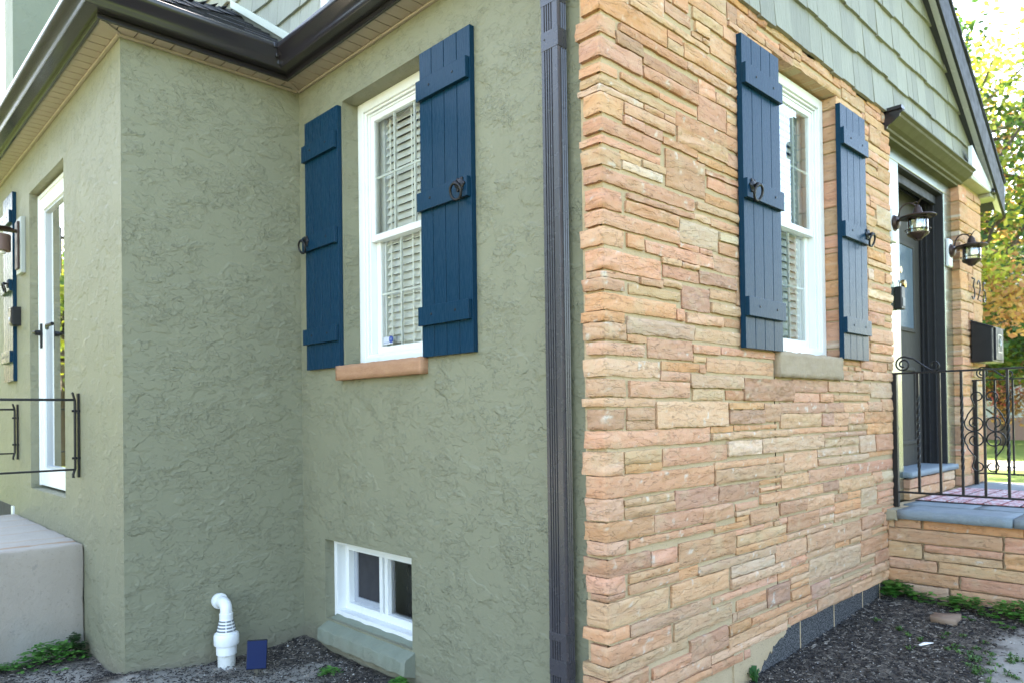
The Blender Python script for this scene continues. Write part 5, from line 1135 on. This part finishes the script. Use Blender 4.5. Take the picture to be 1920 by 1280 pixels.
# ------------------------------------------------------------------ trees, neighbour
def sky_blocker_trees(x0, y0, x1, y1, h, n, seed, label):  # leaf rows added out of view to cut sky light on the walls
    rnd = random.Random(seed); m = MB(); m.c = []; cs = []
    for i in range(n):
        u = rnd.random(); hh = h*(.72+.28*math.sin(u*19+seed)*math.sin(u*7)); z = hh*rnd.random()**.75; wd = 2.2*math.sin(max(.08, min(1, z/hh))*PI*.9+.25)
        cs.append((x0+(x1-x0)*u+rnd.gauss(0, .9), y0+(y1-y0)*u+rnd.gauss(0, 1)*wd*.6, z))
    leaf_mesh(m, cs, .75, [(.07,.12,.025),(.10,.15,.03),(.16,.17,.035),(.045,.09,.02)], rnd, .3)
    tag(obj('sky_blocker_trees', m, M_['leaf'], kind='stuff', recalc=False), label, 'trees')
sky_blocker_trees(-13, 7, -6, 30, 10, 6500, 31, 'added out of view row of leafy trees blocking sky light from the left')
sky_blocker_trees(-22, -26, 30, -28, 6.5, 6500, 37, 'added out of view row of leafy trees blocking low sky light across the street')

def tree(name, label, x, y, h, rx, rz_, zc, cols, n, size, seed, group='trees across the neighbouring yards', clumps=26, lean=0.0, sparse=.0):
    rnd = random.Random(seed); t = thing(name, label, 'tree', (x, y, .05), group=group)
    m = MB(); r0 = .045*h*.55+.03; top = Vector((x+lean, y, zc+rz_*.4)); b0 = Vector((x, y, -.1)); pts = [b0+(top-b0)*k_/6+Vector((rnd.uniform(-.08,.08), rnd.uniform(-.08,.08), 0))*h*.12*(k_ > 0) for k_ in range(7)]
    m.tube(pts, [r0*(1-.13*k_) for k_ in range(7)], 9)
    cl = []
    for i in range(clumps):
        q = rnd.uniform(0, 6.28); ct = rnd.uniform(-.85, 1); st = math.sqrt(1-ct*ct); rr = rnd.uniform(.45, 1)
        c_ = Vector((x+lean+rx*rr*st*math.cos(q), y+rx*rr*st*math.sin(q), zc+rz_*rr*ct)); cl.append((c_, rnd.uniform(.22, .42)*rx, rnd.random()))
        a = pts[rnd.randint(2, 5)]; mid = a+(c_-a)*.55+Vector((rnd.uniform(-.2,.2), rnd.uniform(-.2,.2), .15))*rx*.3
        m.tube([a, mid, c_], [r0*.32, r0*.18, r0*.05], 6)
    obj('trunk', m, M_['bark'], t, smooth=True)
    lb = MB(); lb.c = []
    for (c_, cr, u) in cl:
        kk = cols[min(len(cols)-1, int(u*len(cols)))]; cs = []
        nn = int(n/clumps)
        for i in range(nn):
            d = Vector((rnd.gauss(0,1), rnd.gauss(0,1), rnd.gauss(0,.7))); d = d.normalized()*cr*rnd.random()**.45; cs.append(c_+d)
        leaf_mesh(lb, cs, size, kk, rnd, .4)
    obj('crown', lb, M_['leaf'], t, recalc=False); return t
YG = [(.16,.22,.03),(.22,.26,.04),(.12,.18,.03)]; GR = [(.04,.10,.02),(.06,.14,.03),(.03,.07,.02)]; OR = [(.42,.24,.07),(.48,.30,.09),(.36,.17,.06)]; RD = [(.45,.13,.10),(.52,.20,.15),(.38,.08,.07)]; YE = [(.36,.40,.05),(.30,.36,.05),(.42,.40,.06)]
tree('maple_tree', 'tall green and yellow maple whose sparse crown reaches above the roof edge', 16.6, 3.7, 10, 3.6, 3.2, 7.0, [YG, YE, YG, YG, OR, GR], 15000, .17, 3, clumps=70)
tree('maple_tree', 'dense dark green tree behind the lantern and house number', 22.5, 5.1, 8, 3.4, 2.6, 3.9, [GR, GR, GR, YG], 15000, .2, 4, clumps=70)
tree('maple_tree', 'yellow and orange autumn tree just beyond the house corner', 14.6, 3.3, 5.5, 2.0, 1.2, 3.6, [YE, YG, YG, OR, YE, GR], 9000, .14, 5, clumps=44)
tree('japanese_maple', 'low pink red japanese maple behind the mailbox', 26.0, 4.3, 4.0, 2.2, 1.5, 2.3, [RD, RD, OR], 8000, .13, 6, clumps=40)
tree('maple_tree', 'bright yellow green tree high behind the gutter end', 28.0, 7.6, 10, 4.2, 4.0, 6.0, [YG, YE, YG], 15000, .24, 8, clumps=70)
tree('street_tree', 'bright tree mirrored in the front window pane', 11.5, -17.5, 9, 4.2, 3.2, 5.2, [YG, GR, YE], 1300, .24, 9, clumps=36)
tree('yard_tree', 'yellowing tree mirrored in the side door glass', -4.6, 21.0, 7, 3.0, 2.4, 3.6, [YG, YE, GR], 5000, .22, 10, clumps=34)
nb = thing('neighbour_house', 'pale clapboard house with a brick base seen through the far railing', 'house', (36,6,.05))
m = MB()
for i in range(24): z_ = .95+i*.16; m.add([(31.0,-1,z_),(31.0,13,z_),(31.03,13,z_+.16),(31.03,-1,z_+.16),(31.03,-1,z_),(31.03,13,z_)], [(0,1,2,3),(0,4,5,1)])
m.box((31.03,-1,.8),(40,13,4.79)); obj('clapboard_wall', m, paint('pale_clapboard', (.52,.54,.52), .6), nb)
m = MB(); m.box((30.98,-1.02,-.1),(40.02,13.02,.94)); obj('brick_base', m, paint('brick_base', (.30,.19,.15), .9), nb)
m = MB(); m.add([(30.5,-1.5,4.75),(30.5,13.5,4.75),(35.5,13.5,8),(35.5,-1.5,8),(40.5,13.5,4.75),(40.5,-1.5,4.75)], [(0,1,2,3),(3,2,4,5),(0,3,5),(1,4,2),(0,5,4,1)]); obj('roof', m, M_['shingle'], nb)
m = MB(); m.box((30.93,5.0,1.5),(31.0,6.1,2.9)); wn_ = obj('window', m, M_['trim'], nb); m = MB(); m.box((30.92,5.1,1.6),(30.928,6.0,2.8)); obj('pane', m, M_['dark'], wn_)
for zz, lab in ((5.0, 'upper utility wire crossing the trees'), (4.62, 'lower utility wire crossing the trees')):
    m = MB(); m.tube([(24.5,-14+i*2.5,zz+.012*(i-8)**2*.4) for i in range(17)], .028 if zz > 4.9 else .02, 6); tag(obj('utility_wire', m, paint('wire_grey', (.30,.30,.31), .6), smooth=True), lab, 'wire', 'wires beyond the house')
